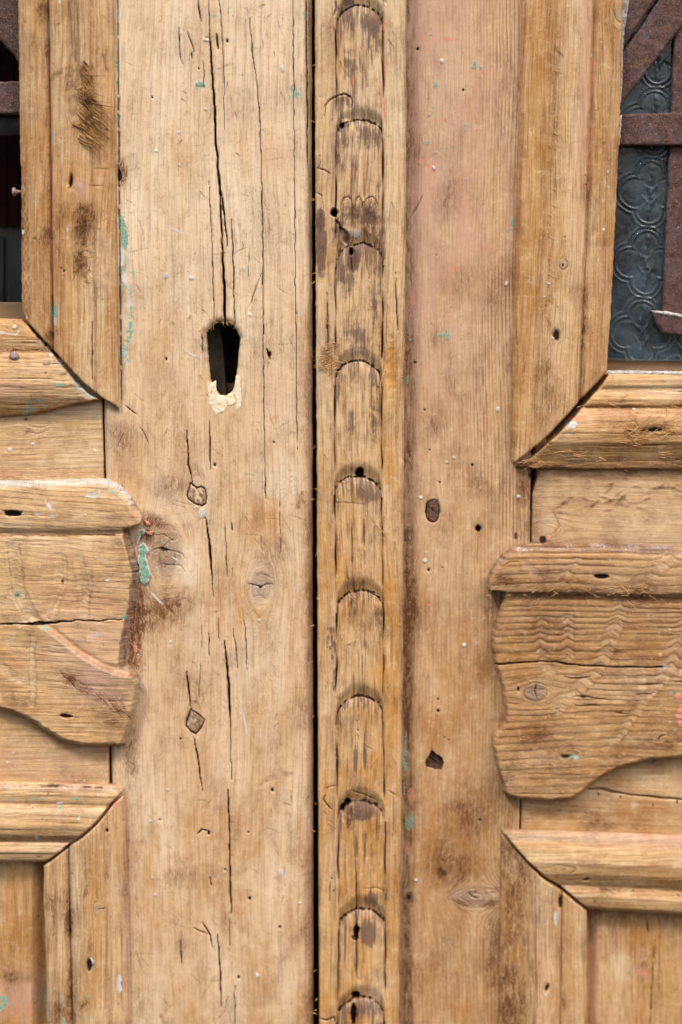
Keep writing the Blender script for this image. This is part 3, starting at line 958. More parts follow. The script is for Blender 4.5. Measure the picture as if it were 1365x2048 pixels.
LPQ = [(L0, 962), (0, 963), (80, 963), (140, 961), (195, 959), (218, 962), (236, 970), (252, 984), (268, 1004), (280, 1024), (286, 1036), (283, 1046), (268, 1052), (256, 1058), (258, 1066), (262, 1080), (266, 1098),
       (272, 1120), (276, 1145), (277, 1165), (274, 1190), (270, 1215), (262, 1250), (256, 1280), (252, 1310), (250, 1330), (262, 1338), (274, 1350), (280, 1366), (277, 1390), (268, 1430), (260, 1460), (252, 1492),
       (240, 1497), (200, 1495), (160, 1494), (125, 1484), (100, 1470), (75, 1452), (50, 1438), (20, 1426), (0, 1421), (-30, 1408), (L0, 1330)]


def left_plaque(p):
    x, y = p.x, p.y
    bands = [([(22, 1080), (28, 1120), (34, 1180), (50, 1215), (66, 1246)], 34, 6), ([(112, 1100), (122, 1130), (119, 1170), (103, 1215), (92, 1244)], 30, 6), ([(154, 1104), (162, 1150), (168, 1190), (166, 1240)], 24, 5),
             ([(174, 1124), (178, 1170), (170, 1206)], 18, 4), ([(-6, 1326), (20, 1350), (50, 1364)], 24, 5), ([(70, 1255), (62, 1300), (66, 1350), (62, 1420)], 18, 4)]
    p.grain('h', 53, [(35, 1192, 14, 10), (135, 1430, 14, 8)], 1.6, 12, 0.8, slant=-0.01, relief=.5, pulse=3, bands=bands)
    p.m['late'] *= np.clip(.7 + 1.2 * fbm(x / 90, y / 50, 3, 22), .1, 1.3)
    p.h += 2 * fbm(x / 60, y / 40, 3, 9)
    # the moulded head of the plaque and the step under it
    cap = sst(1066, 1052, y)
    p.h += 5 * cap + 3.5 * np.sin(np.clip((y - 975) / 80, 0, 1) * np.pi) * cap
    p.h -= 3.0 * np.exp(-((y - 1068) / 5) ** 2)
    p.h += 4.0 * np.exp(-((y - 1120) / 60) ** 2)
    rnd(p, 3)
    # bevelled flanks
    bw = 13 + 3 * perlin(y / 40, x * 0, 72)
    bev = sst(bw + 1.5, bw - 1.5, p.ed) * (.35 + .65 * np.clip(1 - p.ed / 14, 0, 1)) * sst(215, 245, x) * sst(1050, 1075, y) * sst(1352, 1335, y)
    p.h -= 19 * bev
    top = np.clip(1 - p.ed / 13, 0, 1) * sst(1046, 1015, y)
    p.h -= 11 * top
    right = np.clip(1 - p.ed / 10, 0, 1) * sst(1335, 1355, y) * sst(200, 240, x)
    p.h -= 12 * right
    foot = np.clip(1 - p.ed / 9, 0, 1) * sst(1380, 1420, y) * sst(260, 230, x)
    p.h -= 9 * foot
    tm = sst(0.05, 0.35, top)
    p.add('white', 0.50 * tm * (x < 262))
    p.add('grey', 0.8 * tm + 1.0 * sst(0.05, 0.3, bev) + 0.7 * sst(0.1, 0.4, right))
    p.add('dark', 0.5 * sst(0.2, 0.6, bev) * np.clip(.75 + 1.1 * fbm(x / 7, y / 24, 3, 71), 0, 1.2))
    p.add('brown', .5 * sst(0.05, 0.3, bev))
    p.add('green', 0.48 * np.exp(-((p.ed - 16) / 4) ** 2) * sst(150, 215, x) * sst(1040, 1010, y))
    p.add('pale', 0.25 * sst(1250, 1080, y) + 0.1)
    p.add('pink', 0.5 * np.exp(-(((x - 190) / 90) ** 2 + ((y - 1270) / 70) ** 2)))
    p.add('warm', 0.5 * np.exp(-((y - 1058) / 12) ** 2))
    p.line([(-20, 1071), (60, 1072), (130, 1071), (230, 1070)], 4, 2, 'brown', .9, taper=False, wob=1)
    p.line([(20, 1072), (110, 1071)], 2.5, 0, 'salmon', .55, brk=.5)
    # the long split
    p.line([(-30, 1249), (0, 1250), (40, 1248), (60, 1247), (95, 1247), (130, 1243), (165, 1241), (200, 1241), (245, 1238)], [3, 3, 4, 8, 8, 4, 3, 3, 3], 8, 'dark', .95, wob=3, taper=False)
    p.blob('dark', 72, 1247, 22, 4, .8, .6)
    p.blob('green', 249, 1234, 7, 6, .9, .5)
    p.blob('green', 92, 1256, 8, 5, .9, .5, .5)
    # carved leaves
    for pts in [[(14, 1085), (20, 1130), (26, 1185), (44, 1225)], [(126, 1110), (128, 1165), (104, 1225)], [(62, 1262), (58, 1320), (60, 1420)]]:
        p.line(pts, 2.5, 1.5, 'brown', .4, wob=2)
    # the raised leaf below: a carved edge running down to the right
    ln = np.interp(x, [60, 95, 130, 160, 200, 240, 270], [1235, 1255, 1282, 1306, 1330, 1345, 1350])
    low = sst(-3, 7, y - ln) * sst(52, 80, x)
    p.h += 11 * low * np.exp(-np.clip(y - ln, 0, None) / 90)
    p.h -= 3 * np.exp(-((y - ln + 5) / 6) ** 2) * sst(52, 90, x)
    p.add('grey', .45 * np.exp(-((y - ln - 6) / 9) ** 2) * sst(80, 110, x))
    p.add('brown', .5 * np.exp(-((y - ln - 1) / 4) ** 2) * sst(80, 110, x))
    p.line([(148, 1296), (170, 1306), (186, 1316)], 6, 0, 'salmon', .8, brk=.3)
    p.blob([('pink', .7), ('grey', .35)], 200, 1370, 60, 46, 1, .7, .5)
    p.blob([('brown', .7), ('rough', .6)], 150, 1360, 40, 26, 1, .9, .6)
    p.blob([('brown', .5), ('rough', .6)], 215, 1430, 45, 30, 1, .9, .7)
    for k in range(16):
        a0 = 120 + 8 * k
        p.line([(a0, 1340 + 4 * k), (a0 + 40, 1385 + 4.5 * k)], 2, 1.2, 'brown', .55, wob=3)
    p.blob([('dark', 1.0)], 133, 1432, 14, 5, 1, .6, .1, h=-6)
    p.line([(108, 1432), (133, 1432), (160, 1436)], 3, 2, 'dark', .7)
    p.blob([('dark', 1.1)], 27, 1026, 22, 7, 1, .5, 0, h=-9, ns=8)
    p.blob([('purple', .9)], 27, 1027, 16, 5, 1, .5)
    p.line([(-20, 1030), (10, 1029), (60, 1030), (110, 1032)], 2.5, 2, [('dark', .6), ('green', .3)], 1, brk=.3)
    p.blob([('green', .9), ('grey', .6)], 36, 1190, 8, 7, 1, .6)
    p.blob('dark', 36, 1190, 4, 3, .8, .6)
    p.blob('salmon', 124, 1182, 4, 9, 1.1, .4, .2, h=1)
    p.blob('dark', 126, 1163, 4, 8, .7, .6)
    for q in [(100, 1012, 5, 12, -.6), (106, 1030, 6, 4, 0), (75, 1026, 5, 4, 0), (200, 982, 4, 4, 0), (185, 990, 20, 6, 0), (92, 1002, 4, 6, 0)]:
        p.blob([('white', .65), ('green', .35)], *q[:4], 1, .5, q[4])
    p.blob('white', 215, 1160, 5, 4, .9, .5)
    p.blob('white', 205, 1118, 24, 5, .5, .8, .1)
    p.blob('white', 190, 1270, 40, 10, .45, .9, -.1)
    p.blob('salmon', 268, 1028, 6, 10, .7, .5)
    p.blob('salmon', 20, 1300, 8, 14, .4, .5)
    p.checks(90, 'h', None, (30, 150), (1.2, 2.2), 1.5, .6, 28)
    p.specks(120, 'white', (1, 2.2), None, .85, seed=44)
    p.specks(40, 'dark', (1, 2.2), None, .8, -1, seed=45)


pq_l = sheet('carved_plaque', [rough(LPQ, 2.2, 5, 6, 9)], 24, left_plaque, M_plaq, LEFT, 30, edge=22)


def low_cross_l(p):
    x, y = p.x, p.y
    yt = smp(x, [(L0, 1562), (0, 1564), (245, 1573)])
    s = (y - yt) / (1724 - yt)
    p.grain('h', 61, [], .7, 10, .4, relief=.6)
    p.h += prof(s, [(0, 2), (.04, 11), (.1, 13), (.2, 12), (.24, 10), (.27, 12), (.32, 17), (.5, 20), (.62, 16), (.71, 8), (.73, 5), (.75, 9), (.85, 11), (.88, 8), (.95, 6), (1, 1)], 3)
    rnd(p, 3)
    p.add('pale', .3 + .5 * np.exp(-((s - .33) / .05) ** 2) + .3 * np.exp(-((s - .8) / .06) ** 2))
    p.add('purple', .35 * np.exp(-((s - .05) / .04) ** 2))
    p.add('white', .34 * np.exp(-((s - .03) / .035) ** 2) * np.clip(.9 + 1.2 * perlin(x / 50, y / 10, 5), 0, 1.3) * sst(240, 140, x))
    p.add('grey', .7 * np.exp(-((s - .03) / .04) ** 2))
    p.add('dark', 0.95 * np.exp(-((s - .012) / .012) ** 2) * sst(-.2, .3, perlin(x / 70, y * 0, 6) + .3 * perlin(x / 15, y * 0, 7)))
    p.add('brown', .6 * sst(.55, .68, s) * sst(.75, .7, s))
    p.add('salmon', .4 * np.exp(-((s - .67) / .02) ** 2) * np.clip(.5 + perlin(x / 60, y / 9, 5), 0, 1))
    p.add('dark', .3 * np.exp(-((s - .725) / .012) ** 2))
    for q in [(25, 1595, 12, 3), (80, 1593, 24, 3), (150, 1593, 14, 4), (222, 1575, 8, 2.5), (122, 1612, 5, 5)]:
        p.blob('green', *q, .6, .6)
    p.blob('white', 121, 1603, 8, 4, 1.2, .3, -.2, h=1)
    p.blob('white', 76, 1672, 4, 6, 1.1, .4, h=1)
    p.blob('white', 70, 1722, 4, 3, 1.1, .4)
    p.line([(74, 1710), (84, 1712)], 3, 2, 'dark', .8)
    p.blob('white', 160, 1630, 4, 3, .9, .5)
    p.blob('white', 198, 1585, 3, 3, .9, .5)
    p.checks(50, 'h', None, (25, 120), (1.2, 2), 1.2, .5, 29)
    p.specks(24, 'white', (1, 2.2), None, .9, seed=55)
    p.specks(30, 'brown', (1.2, 2.6), None, .9, -1, seed=56)


sheet('moulding', [rough([(L0, 1562), (0, 1563), (120, 1568), (246, 1573), (247, 1579), (226, 1600), (196, 1636), (166, 1664), (140, 1684), (112, 1708), (88, 1724), (0, 1725), (L0, 1726)], 1.0, 8, 7)], 2, low_cross_l, M_mould, LEFT,
      60)


def low_up_l(p):
    x, y = p.x, p.y
    xl, xr = smp(y, [(1720, 88), (2048, 96), (B0, 100)]), smp(y, [(1580, 252), (2048, 262), (B0, 266)])
    s = (x - xl) / (xr - xl)
    p.grain('v', 67, [(200, 1808, 9, 8), (146, 1840, 10, 16)], 1., 12, .35, relief=.6)
    p.h += prof(s, [(0, 1), (.04, 7), (.10, 9), (.13, 7), (.16, 11), (.24, 10), (.28, 8), (.305, 4), (.33, 10), (.45, 17), (.6, 20), (.72, 17), (.76, 12), (.8, 13), (.95, 11), (1, 3)], 3)
    rnd(p, 3)
    p.add('warm', .5 * np.exp(-((s - .58) / .14) ** 2) + .1)
    p.add('pale', .45 * np.exp(-((s - .38) / .07) ** 2) + .5 * np.exp(-((s - .12) / .02) ** 2) + .3 * np.exp(-((s - .8) / .04) ** 2))  # includes a highlight line painted along the profile
    p.add('dark', .8 * np.exp(-((s - .305) / .016) ** 2))  # shade painted into the groove
    p.add('brown', .6 * np.exp(-((s - .29) / .05) ** 2) + .5 * np.exp(-((s - .11) / .03) ** 2) + .4 * np.exp(-((s - .77) / .04) ** 2))
    p.add('pink', .4 * sst(.3, .32, s) * sst(.36, .33, s) + .3 * sst(.9, .98, s))
    p.add('white', .4 * sst(.965, .995, s))
    p.add('grey', .3 * sst(.8, .95, s) * np.clip(.5 + perlin(x / 12, y / 60, 4), 0, 1))
    p.blob([('brown', .5), ('pale', .5)], 140, 1850, 12, 40, 1, .8)
    p.blob('dark', 144, 1857, 8, 6, .45, .8)
    p.blob('brown', 99, 1805, 10, 26, .7, .7)
    p.blob('grey', 99, 1840, 9, 30, .5, .7)
    p.blob([('grey', .8)], 200, 1809, 9, 8, 1, .5)
    p.line([(200, 1810), (214, 1810)], 3, 3, 'dark', .9)
    p.blob([('dark', 1)], 182, 1920, 7, 15, 1, .5, h=-4)
    p.blob([('white', 1.1)], 186, 1914, 6, 8, 1, .4, h=3)
    p.blob('brown', 182, 1885, 7, 22, .7, .7)
    p.blob('dark', 216, 1656, 4, 5, .9, .5, h=-3)
    p.blob([('white', .8), ('grey', .5)], 241, 1960, 8, 24, 1, .7)
    p.blob('dark', 245, 1960, 3, 8, .7, .6)
    for q in [(126, 1992, 4, 12), (126, 2008, 4, 6), (96, 1990, 4, 30), (130, 2040, 6, 12), (178, 1985, 3, 6), (204, 1963, 14, 2.5), (96, 2030, 5, 20), (180, 2028, 3, 5)]:
        p.blob('green', *q, .65, .6)
    p.blob('dark', 126, 2006, 3, 8, .6, .6)
    p.blob('salmon', 232, 1602, 8, 10, 1, .5, .7)
    p.blob('salmon', 252, 1625, 3, 18, .6, .5)
    p.blob('brown', 175, 1775, 5, 20, .8, .6, .3)
    p.blob('brown', 170, 2000, 8, 20, .7, .6, .3)
    p.blob('pink', 110, 2010, 40, 60, .4, .8)
    p.checks(40, 'v', None, (25, 110), (1.2, 2), 1.2, .5, 39)
    p.specks(40, 'brown', (1.2, 2.8), None, .9, -1, seed=66)
    p.specks(24, 'white', (1, 2), None, .9, seed=67)


sheet('moulding', [rough([(250, 1586), (254, 1700), (258, 1830), (261, 1950), (262, 2048), (266, B0), (100, B0), (95, 2048), (93, 1900), (88, 1800), (88, 1732), (112, 1714), (142, 1690), (168, 1670), (198, 1642), (228, 1606)],
                          1.0, 8, 8)], 2, low_up_l, M_mould, LEFT, 60)


def panel_l(p):
    x, y = p.x, p.y
    p.grain('v', 71, [], .8, 14, .3, relief=.4)
    p.h += -24 * sst(62, 92, x) + 1.0 * np.exp(-((x - 64) / 3) ** 2)
    p.add('warm', .45)
    p.add('brown', .3 * np.clip(fbm(x / 40, y / 60, 3, 2) + .2, 0, 1) + .35 * sst(60, 72, x))
    p.blob('pink', 50, 1990, 70, 60, .8, .8)
    p.blob('salmon', 60, 2020, 14, 24, .5, .7)
    for q in [(8, 1998, 10, 12), (2, 2015, 8, 8), (12, 2008, 6, 6)]:
        p.blob('green', *q, .8, .6)
    p.blob('brown', 20, 1955, 60, 14, .6, .8)
    p.blob('dark', 76, 1836, 3, 4, .8, .5)
    p.checks(14, 'v', (0, 1720, 100, 2048), (30, 140), (1.2, 2), 1, .4, 49)
    p.specks(16, 'white', (1, 2), None, .9, seed=77)


sheet('panel', [[(L0, 1690), (120, 1690), (124, B0), (L0, B0)]], -26, panel_l, M_mould, LEFT, 30)


# small works on the left leaf
def dome(name, cx, cy, r, d, mat, parent, hgt=0.45, squash=1.0, seed=0, shank=10):
    """A hand-made nail: an uneven domed head on a shank."""
    rn = random.Random(seed)
    ring, lay = 14, [(0.0, hgt), (0.45, hgt * 0.92), (0.8, hgt * 0.62), (1.0, 0.12), (0.98, 0.0), (0.4, -0.1), (0.38, -shank / r)]
    V, Fc = [], []
    px, py, pd = [], [], []
    jit = [1 + 0.08 * rn.uniform(-1, 1) for _ in range(ring)]
    for (rr, hh) in lay:
        for k in range(ring):
            a = 2 * math.pi * k / ring
            px.append(cx + r * rr * jit[k] * math.cos(a))
            py.append(cy + r * squash * rr * jit[k] * math.sin(a))
            pd.append(d + r * hh * (1 + 0.05 * rn.uniform(-1, 1)))
    base = W(np.array(px), np.array(py), d)
    base[:, 1] = -np.array(pd) * S
    for q in range(len(lay) - 1):
        for k in range(ring):
            Fc.append((q * ring + k, q * ring + (k + 1) % ring, (q + 1) * ring + (k + 1) % ring, (q + 1) * ring + k))
    Fc.append(tuple(range(ring)))
    return mesh_obj(name, base, Fc, mat, parent, True)


dome('nail', 29, 712, 10, 20, M_nail, LEFT, .5, .95, 1)
dome('nail', 91, 729, 8.5, 21, M_nail, LEFT, .5, 1.0, 2)


def side_nail():
    # a nail sticking out sideways into the window opening
    V, Fc = [], []
    ring = 10
    for (xx, rr) in [(60, 3.2), (40, 3.2), (38, 4.0), (33, 5.0), (31.5, 8.5), (28, 9.5), (25.5, 7.5), (24.5, 3.0)]:
        b = W(np.array([xx]), np.array([384.0]), -14)[0]
        for k in range(ring):
            a = 2 * math.pi * k / ring
            V.append((b[0], b[1] + rr * S * math.cos(a), b[2] + rr * S * math.sin(a)))
    n = len(V) // ring
    for q in range(n - 1):
        for k in range(ring):
            Fc.append((q * ring + k, (q + 1) * ring + k, (q + 1) * ring + (k + 1) % ring, q * ring + (k + 1) % ring))
    Fc.append(tuple(range((n - 1) * ring, n * ring)))
    mesh_obj('nail', V, Fc, M_nail, LEFT, True)


side_nail()


def plug(poly, d, seed, parent, tone, deep=0):
    def fn(p):
        p.grain('h' if tone == 'h' else 'v', seed, [], 1.5, 7, .6, relief=.6)
        p.add('grey', .75)
        p.add('brown', .8 + .6 * deep)
        p.add('dark', .12 + .1 * deep)
        p.add('purple', .6 * deep)
        p.h += 1.5 * fbm(p.x / 8, p.y / 8, 3, seed)
        rnd(p, 5, .9)
        p.add('dark', .5 * np.clip(1 - p.ed / 5, 0, 1))
        cx, cy = p.x.mean(), p.y.mean()
        if not deep:
            p.blob('white', cx + 1, cy - 4, 4, 4, .8, .5)
        p.line([(cx - 14, cy - 14), (cx + 12, cy + 8)], 2, 2, 'dark', .7)
        p.checks(6, 'v', None, (10, 24), (1.2, 2), 1.5, .8, seed)
    return sheet('wood_plug', [rough(poly, .8, 4, seed, 8)], d, fn, M_stile, parent, 14, step=1.5, edge=8)


plug(PLUG_A, 0.6, 5, LEFT, 'v')
plug(PLUG_B, 0.6, 6, LEFT, 'v')


def filler(poly, seed, top):
    def fn(p):
        p.h += top * .4 + 1.2 * fbm(p.x / 10, p.y / 10, 4, seed)
        rnd(p, 1.5, .9)
    return sheet('filler_chip', [rough(poly, 1.0, 3, seed, 7)], 0, fn, M_fill, LEFT, 16, step=1.5, edge=8)


filler([(420, 768), (432, 761), (433, 780), (438, 790), (449, 793), (453, 803), (455, 812), (448, 826), (438, 826), (432, 834), (427, 822), (418, 808), (416, 795), (417, 778)], 3, 2.0)
filler([(450, 797), (457, 788), (465, 786), (472, 803), (466, 812), (455, 813), (452, 805)], 4, 2.5)
filler([(472, 752), (476, 750), (482, 770), (485, 802), (482, 816), (474, 822), (470, 818), (474, 800), (467, 788), (470, 776)], 5, 2.2)


def slab(name, pts, d_front, thick, mat, parent, smooth=False):
    """A flat bar or block: an outline with real thickness."""
    P = W(np.array([q[0] for q in pts], float), np.array([q[1] for q in pts], float), d_front)
    n = len(pts)
    Q = P.copy()
    Q[:, 1] += thick * S
    area = sum(pts[i][0] * pts[(i + 1) % n][1] - pts[(i + 1) % n][0] * pts[i][1] for i in range(n))
    order = list(range(n)) if area < 0 else list(range(n))[::-1]
    Fc = [tuple(order), tuple(n + k for k in order[::-1])]
    for i in range(n):
        a, b = order[i], order[(i + 1) % n]
        Fc.append((b, a, n + a, n + b))
    o = mesh_obj(name, list(P) + list(Q), Fc, mat, parent, smooth)
    md = o.modifiers.new('bevel', 'BEVEL')
    md.width = 1.6 * S
    md.segments = 2
    md.limit_method = 'ANGLE'
    return o


# lock mortise seen through the keyhole
slab('lock_mortise', [(404, 640), (438, 640), (447, 700), (452, 780), (452, 830), (404, 830)], -46, 40, M_mortise, LEFT)
slab('lock_mortise', [(440, 768), (500, 764), (500, 830), (440, 830)], -58, 40, M_mortise, LEFT)


# ---------------------------------------------------------------- iron bars
def rough_bar(name, poly, d, thick, parent, seed):
    def fn(p):
        p.h += 1.6 * fbm(p.x / 16, p.y / 16, 4, seed) + .7 * perlin(p.x / 4, p.y / 4, seed + 3)
        rnd(p, 4, .9)
    return sheet(name, [rough(poly, 1.2, 6, seed, 12)], d, fn, M_rust, parent, thick, step=2.5, edge=8)


GL = bpy.data.objects.new('iron_grille', None)
COL.objects.link(GL)
GL.parent = LEFT
rough_bar('iron_bar', [(L0, 164), (0, 163), (60, 162), (60, 228), (0, 228), (L0, 228)], -26, 14, GL, 3)
rough_bar('iron_bar', [(-60, -30), (0, -30), (60, -30), (60, 170), (30, 112), (0, 80), (-60, 20)], -30, 14, GL, 4)
slab('glazing_bead', [(L0, 603), (70, 605), (70, 650), (L0, 650)], -44, 30, M_dwood, LEFT)


# =========================================================== RIGHT LEAF
ARCH = [-215, 12, 241, 489, 724, 956, 1184, 1396, 1606, 1822, 1999, 2200]
CXT = [(T0, 720), (240, 720), (550, 719), (850, 717), (1000, 717), (1220, 721), (1450, 720), (1650, 724), (1850, 726), (2048, 722), (B0, 722)]


def strip(p):
    x, y = p.x, p.y
    p.grain('v', 83, [(706, 512, 12, 22)], 1.2, 12, .40, relief=.6)
    rnd(p, 4)
    cx = smp(y, CXT)
    dx = x - cx + 2 * perlin(y / 50, x * 0 + 1, 3)
    hw = 47.0
    t = np.clip(np.abs(dx) / hw, 0, 1)
    ins = sst(hw + 2, hw - 1.5, np.abs(dx))
    drop = 48 * (1 - np.sqrt(np.maximum(1 - t ** 2, 0)))
    # which scale, how far below its arch, how far above the next
    best_up = np.full(len(x), 1e6, np.float32)
    best_dn = np.full(len(x), 1e6, np.float32)
    for k, a in enumerate(ARCH):
        c = a + drop * (.9 + .12 * math.sin(k * 2.1)) + 2.6 * perlin(x / 15, x * 0 + k, 40 + k) + .05 * math.sin(k * 1.7) * dx
        d = y - c
        best_dn = np.where(d >= 0, np.minimum(best_dn, d), best_dn)
        best_up = np.where(d < 0, np.minimum(best_up, -d), best_up)
    scoop = np.clip(1 - best_up / 34, 0, 1)
    scoop = scoop * scoop * (3 - 2 * scoop)
    p.h -= ins * 9.5 * scoop
    p.h -= ins * 5.0 * np.exp(-best_dn / 4.5)
    p.h += ins * 2.4 * np.exp(-((best_dn - 22) / 22) ** 2)
    # flanks: fine cut lines
    tn = np.sqrt(np.maximum(1 - t ** 2, .06))
    best_up = best_up * np.maximum(tn, .3)
    best_dn = best_dn * np.maximum(tn, .3)
    side = np.exp(-((np.abs(dx) - hw) / 2.1) ** 2)
    sv = np.clip(.85 + .9 * perlin(y / 60, np.sign(dx) * 5, 8), .35, 1.25)
    sv = sv * np.clip(.12 + sst(20, 85, best_up / np.maximum(tn, .3)), 0, 1)
    p.h -= 8 * side * sv
    p.add('dark', 1.0 * side * sv)
    p.add('salmon', .95 * np.exp(-((dx - hw - 3) / 3.0) ** 2) * sst(560, 100, y) * np.clip(.7 + perlin(y / 40, x * 0, 5), 0, 1))
    p.add('salmon', .7 * np.exp(-((dx - hw + 4) / 2.2) ** 2) * sst(940, 600, y) * np.clip(.6 + perlin(y / 40, x * 0, 6), 0, 1))
    p.add('salmon', .45 * np.exp(-((dx + hw + 2) / 2.2) ** 2) * sst(1040, 700, y) * np.clip(.3 + perlin(y / 40, x * 0, 7), 0, 1))
    p.add('grey', .55 * np.exp(-((dx + hw + 8) / 6) ** 2) * np.clip(.6 + perlin(y / 70, x / 9, 9), 0, 1))
    p.add('purple', .42 * np.exp(-((dx + hw + 7) / 5) ** 2) * np.clip(.4 + perlin(y / 40, x / 6, 19), 0, 1))
    # arch edge: shadow painted over the grime above, lit lip painted pale below
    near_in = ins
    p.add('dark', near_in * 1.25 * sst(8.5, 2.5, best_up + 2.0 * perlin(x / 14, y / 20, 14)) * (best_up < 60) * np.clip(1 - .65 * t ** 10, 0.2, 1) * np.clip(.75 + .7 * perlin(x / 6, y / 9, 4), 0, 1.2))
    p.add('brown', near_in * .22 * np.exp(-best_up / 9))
    lip = near_in * np.exp(-((best_dn - 3) / 3.2) ** 2)
    p.add('grey', .9 * lip)
    p.add('white', .28 * lip * np.clip(.4 + perlin(x / 8, y / 8, 6), 0, 1))
    p.add('purple', near_in * .75 * np.exp(-(best_dn / 30) ** 2) * np.clip(.5 + 1.5 * fbm(x / 7, y / 40, 3, 16) + .6 * perlin(y / 200, x * 0, 17), 0, 1.3))
    # flutes down each scale
    for k, a in enumerate(ARCH[:-1]):
        b = ARCH[k + 1]
        for off in (-13, 9):
            c = cx + off
            if k not in (1, 2, 5, 6, 8):
                continue
            f = np.exp(-((x - c + 3.0 * perlin(y / 40, x * 0 + off, k)) / 3.0) ** 2) * sst(a + 40 + 9 * k, a + 110, y) * sst(b - 44 - 5 * off, b - 100, y)
            if f.max() > 0:
                p.h -= 2.6 * f
                p.add('purple', .25 * f * np.clip(.6 + perlin(y / 24, x * 0 + k, 3), 0, 1.2))
                p.add('dark', .22 * f * np.clip(.2 + perlin(y / 30, x * 0 + off, 4), 0, 1))
                if a < 900:
                    p.add('salmon', .85 * f * np.clip(.45 + perlin(y / 36, x * 0 + off, 5), 0, 1))
    # colour of the scales and the border
    p.add('warm', .12 + .58 * sst(900, 1700, y) - .25 * sst(700, 50, y))
    p.add('pale', .45 * sst(800, 100, y) + .35 * np.exp(-((x - cx - 66) / 15) ** 2) * sst(1200, 500, y))
    p.add('warm', .35 * sst(34, 50, dx) * sst(700, 1100, y))
    p.add('warm', ins * .35 * (np.exp(-((y - 1260) / 70) ** 2) + np.exp(-((y - 985) / 50) ** 2) + .7 * np.exp(-((y - 1700) / 80) ** 2)))
    dirt = np.clip(fbm(x / 14, y / 60, 4, 90) + .02, 0, 1)
    fine = np.clip(fbm(x / 7, y / 70, 4, 93) + .35 * fbm(x / 30, y / 110, 3, 94), -1, 1)
    p.add('purple', ins * 1.3 * dirt * (.45 + .4 * sst(1100, 300, y)))
    p.add('purple', ins * 1.9 * np.clip(fine - .06, 0, 1) * (.25 + .75 * sst(900, 500, y) * np.clip(.6 + 1.6 * perlin(y / 110, x / 60, 34), 0, 1.3) + .5 * np.exp(-best_dn / 30) + .5 * sst(1750, 1850, y)))
    p.add('brown', ins * 1.2 * np.clip(fbm(x / 16, y / 60, 4, 95) - .04, 0, 1))
    p.add('pale', ins * .5 * np.clip(fbm(x / 14, y / 80, 3, 99) + .2, 0, 1) * sst(1200, 600, y))
    p.add('brown', ins * .55 * np.exp(-((best_up - 12) / 18) ** 2) * np.clip(.1 + 1.5 * perlin(y / 170, x * 0, 33) + 1.5 * fbm(x / 12, y / 18, 3, 96), 0, 1.2))
    p.add('grey', .5 * np.clip(fbm(x / 10, y / 120, 3, 97), 0, 1) * (1 - ins))
    p.add('brown', .8 * np.clip(fbm(x / 9, y / 120, 4, 98) - .05, 0, 1))
    p.blob([('purple', 1.1), ('brown', .6)], 643, 490, 13, 72, 1, .5, 0, .4)
    p.blob([('purple', 1.0), ('brown', .6)], 641, 440, 10, 28, 1, .5)
    p.line([(653, 400), (656, 480), (658, 560)], 7, 0, 'warm', .9)
    # ragged split on the left border
    p.line([(640, 310), (641, 325), (638, 336), (634, 337)], 3, 3, 'dark', .8)
    p.line([(634, 337), (650, 340), (662, 347)], 3, 3, 'brown', .9)
    p.line([(632, 385), (645, 392), (647, 415), (645, 430)], 3, 3, 'dark', .8)
    p.line([(655, 585), (656, 650), (657, 700)], 4, 5, 'dark', .8)
    p.blob([('brown', .8), ('rough', 1)], 655, 660, 8, 60, 1, .8)
    p.line([(792, 545), (793, 590), (795, 640), (798, 662)], [2, 4, 5, 7], 6, 'dark', .8)
    p.line([(776, 610), (772, 680), (768, 750)], 3, 2, 'brown', .8)
    p.blob([('warm', 1.0), ('pale', -.4)], 784, 730, 12, 60, 1, .6, h=-4)
    p.blob('purple', 766, 480, 9, 50, .7, .7)
    p.blob('purple', 765, 505, 7, 22, .6, .7)
    p.line([(672, 0), (674, 16), (668, 30)], 8, 2, [('purple', .8), ('grey', .5)], 1)
    p.line([(768, 0), (772, 8)], 6, 2, 'white', .6)
    p.blob([('purple', .8)], 700, 5, 16, 8, 1, .7)
    p.blob([('purple', .5), ('pink', .5)], 745, 50, 22, 26, 1, .8)
    for q in [(690, 20, 14, 30), (752, 60, 18, 44), (700, 130, 16, 40), (740, 270, 26, 30), (690, 275, 10, 24), (716, 430, 46, 34), (752, 455, 16, 50), (676, 470, 12, 40), (690, 560, 14, 46), (748, 590, 12, 60), (720, 670, 30, 36),
              (744, 800, 10, 70), (700, 845, 12, 26), (752, 850, 10, 40)]:
        p.blob([('purple', .5), ('brown', .3)], *q, 1, .9, 0, .9, 12)
    # old lobed cut between the first scales
    p.line([(650, 232), (651, 212), (660, 200), (676, 192), (690, 188), (702, 194), (706, 204), (702, 216)], 4, 5, [('dark', .35), ('brown', .7)], 1, soft=1.0)
    p.blob([('purple', .4), ('brown', .6)], 688, 205, 18, 16, 1, .8, h=-3)
    p.blob([('grey', 1.), ('pink', .4)], 692, 246, 9, 8, 1, .5, h=4)
    # three finger ends
    for c0, w0 in ((694, 13), (717, 8), (742, 16)):
        p.line([(c0 - w0, 425), (c0 - w0 * .9, 406), (c0 - w0 * .4, 396), (c0 + w0 * .2, 393), (c0 + w0 * .7, 400), (c0 + w0, 416)], 3.4, 3, [('dark', .22), ('brown', .6)], 1)
        p.blob([('brown', .35)], c0, 415, w0, 22, 1, .7, h=2)
    p.blob([('brown', .5), ('rough', .8)], 720, 440, 44, 26, 1, .9, h=-2)
    p.blob([('white', .6), ('pale', 1)], 714, 466, 16, 12, 1, .7)
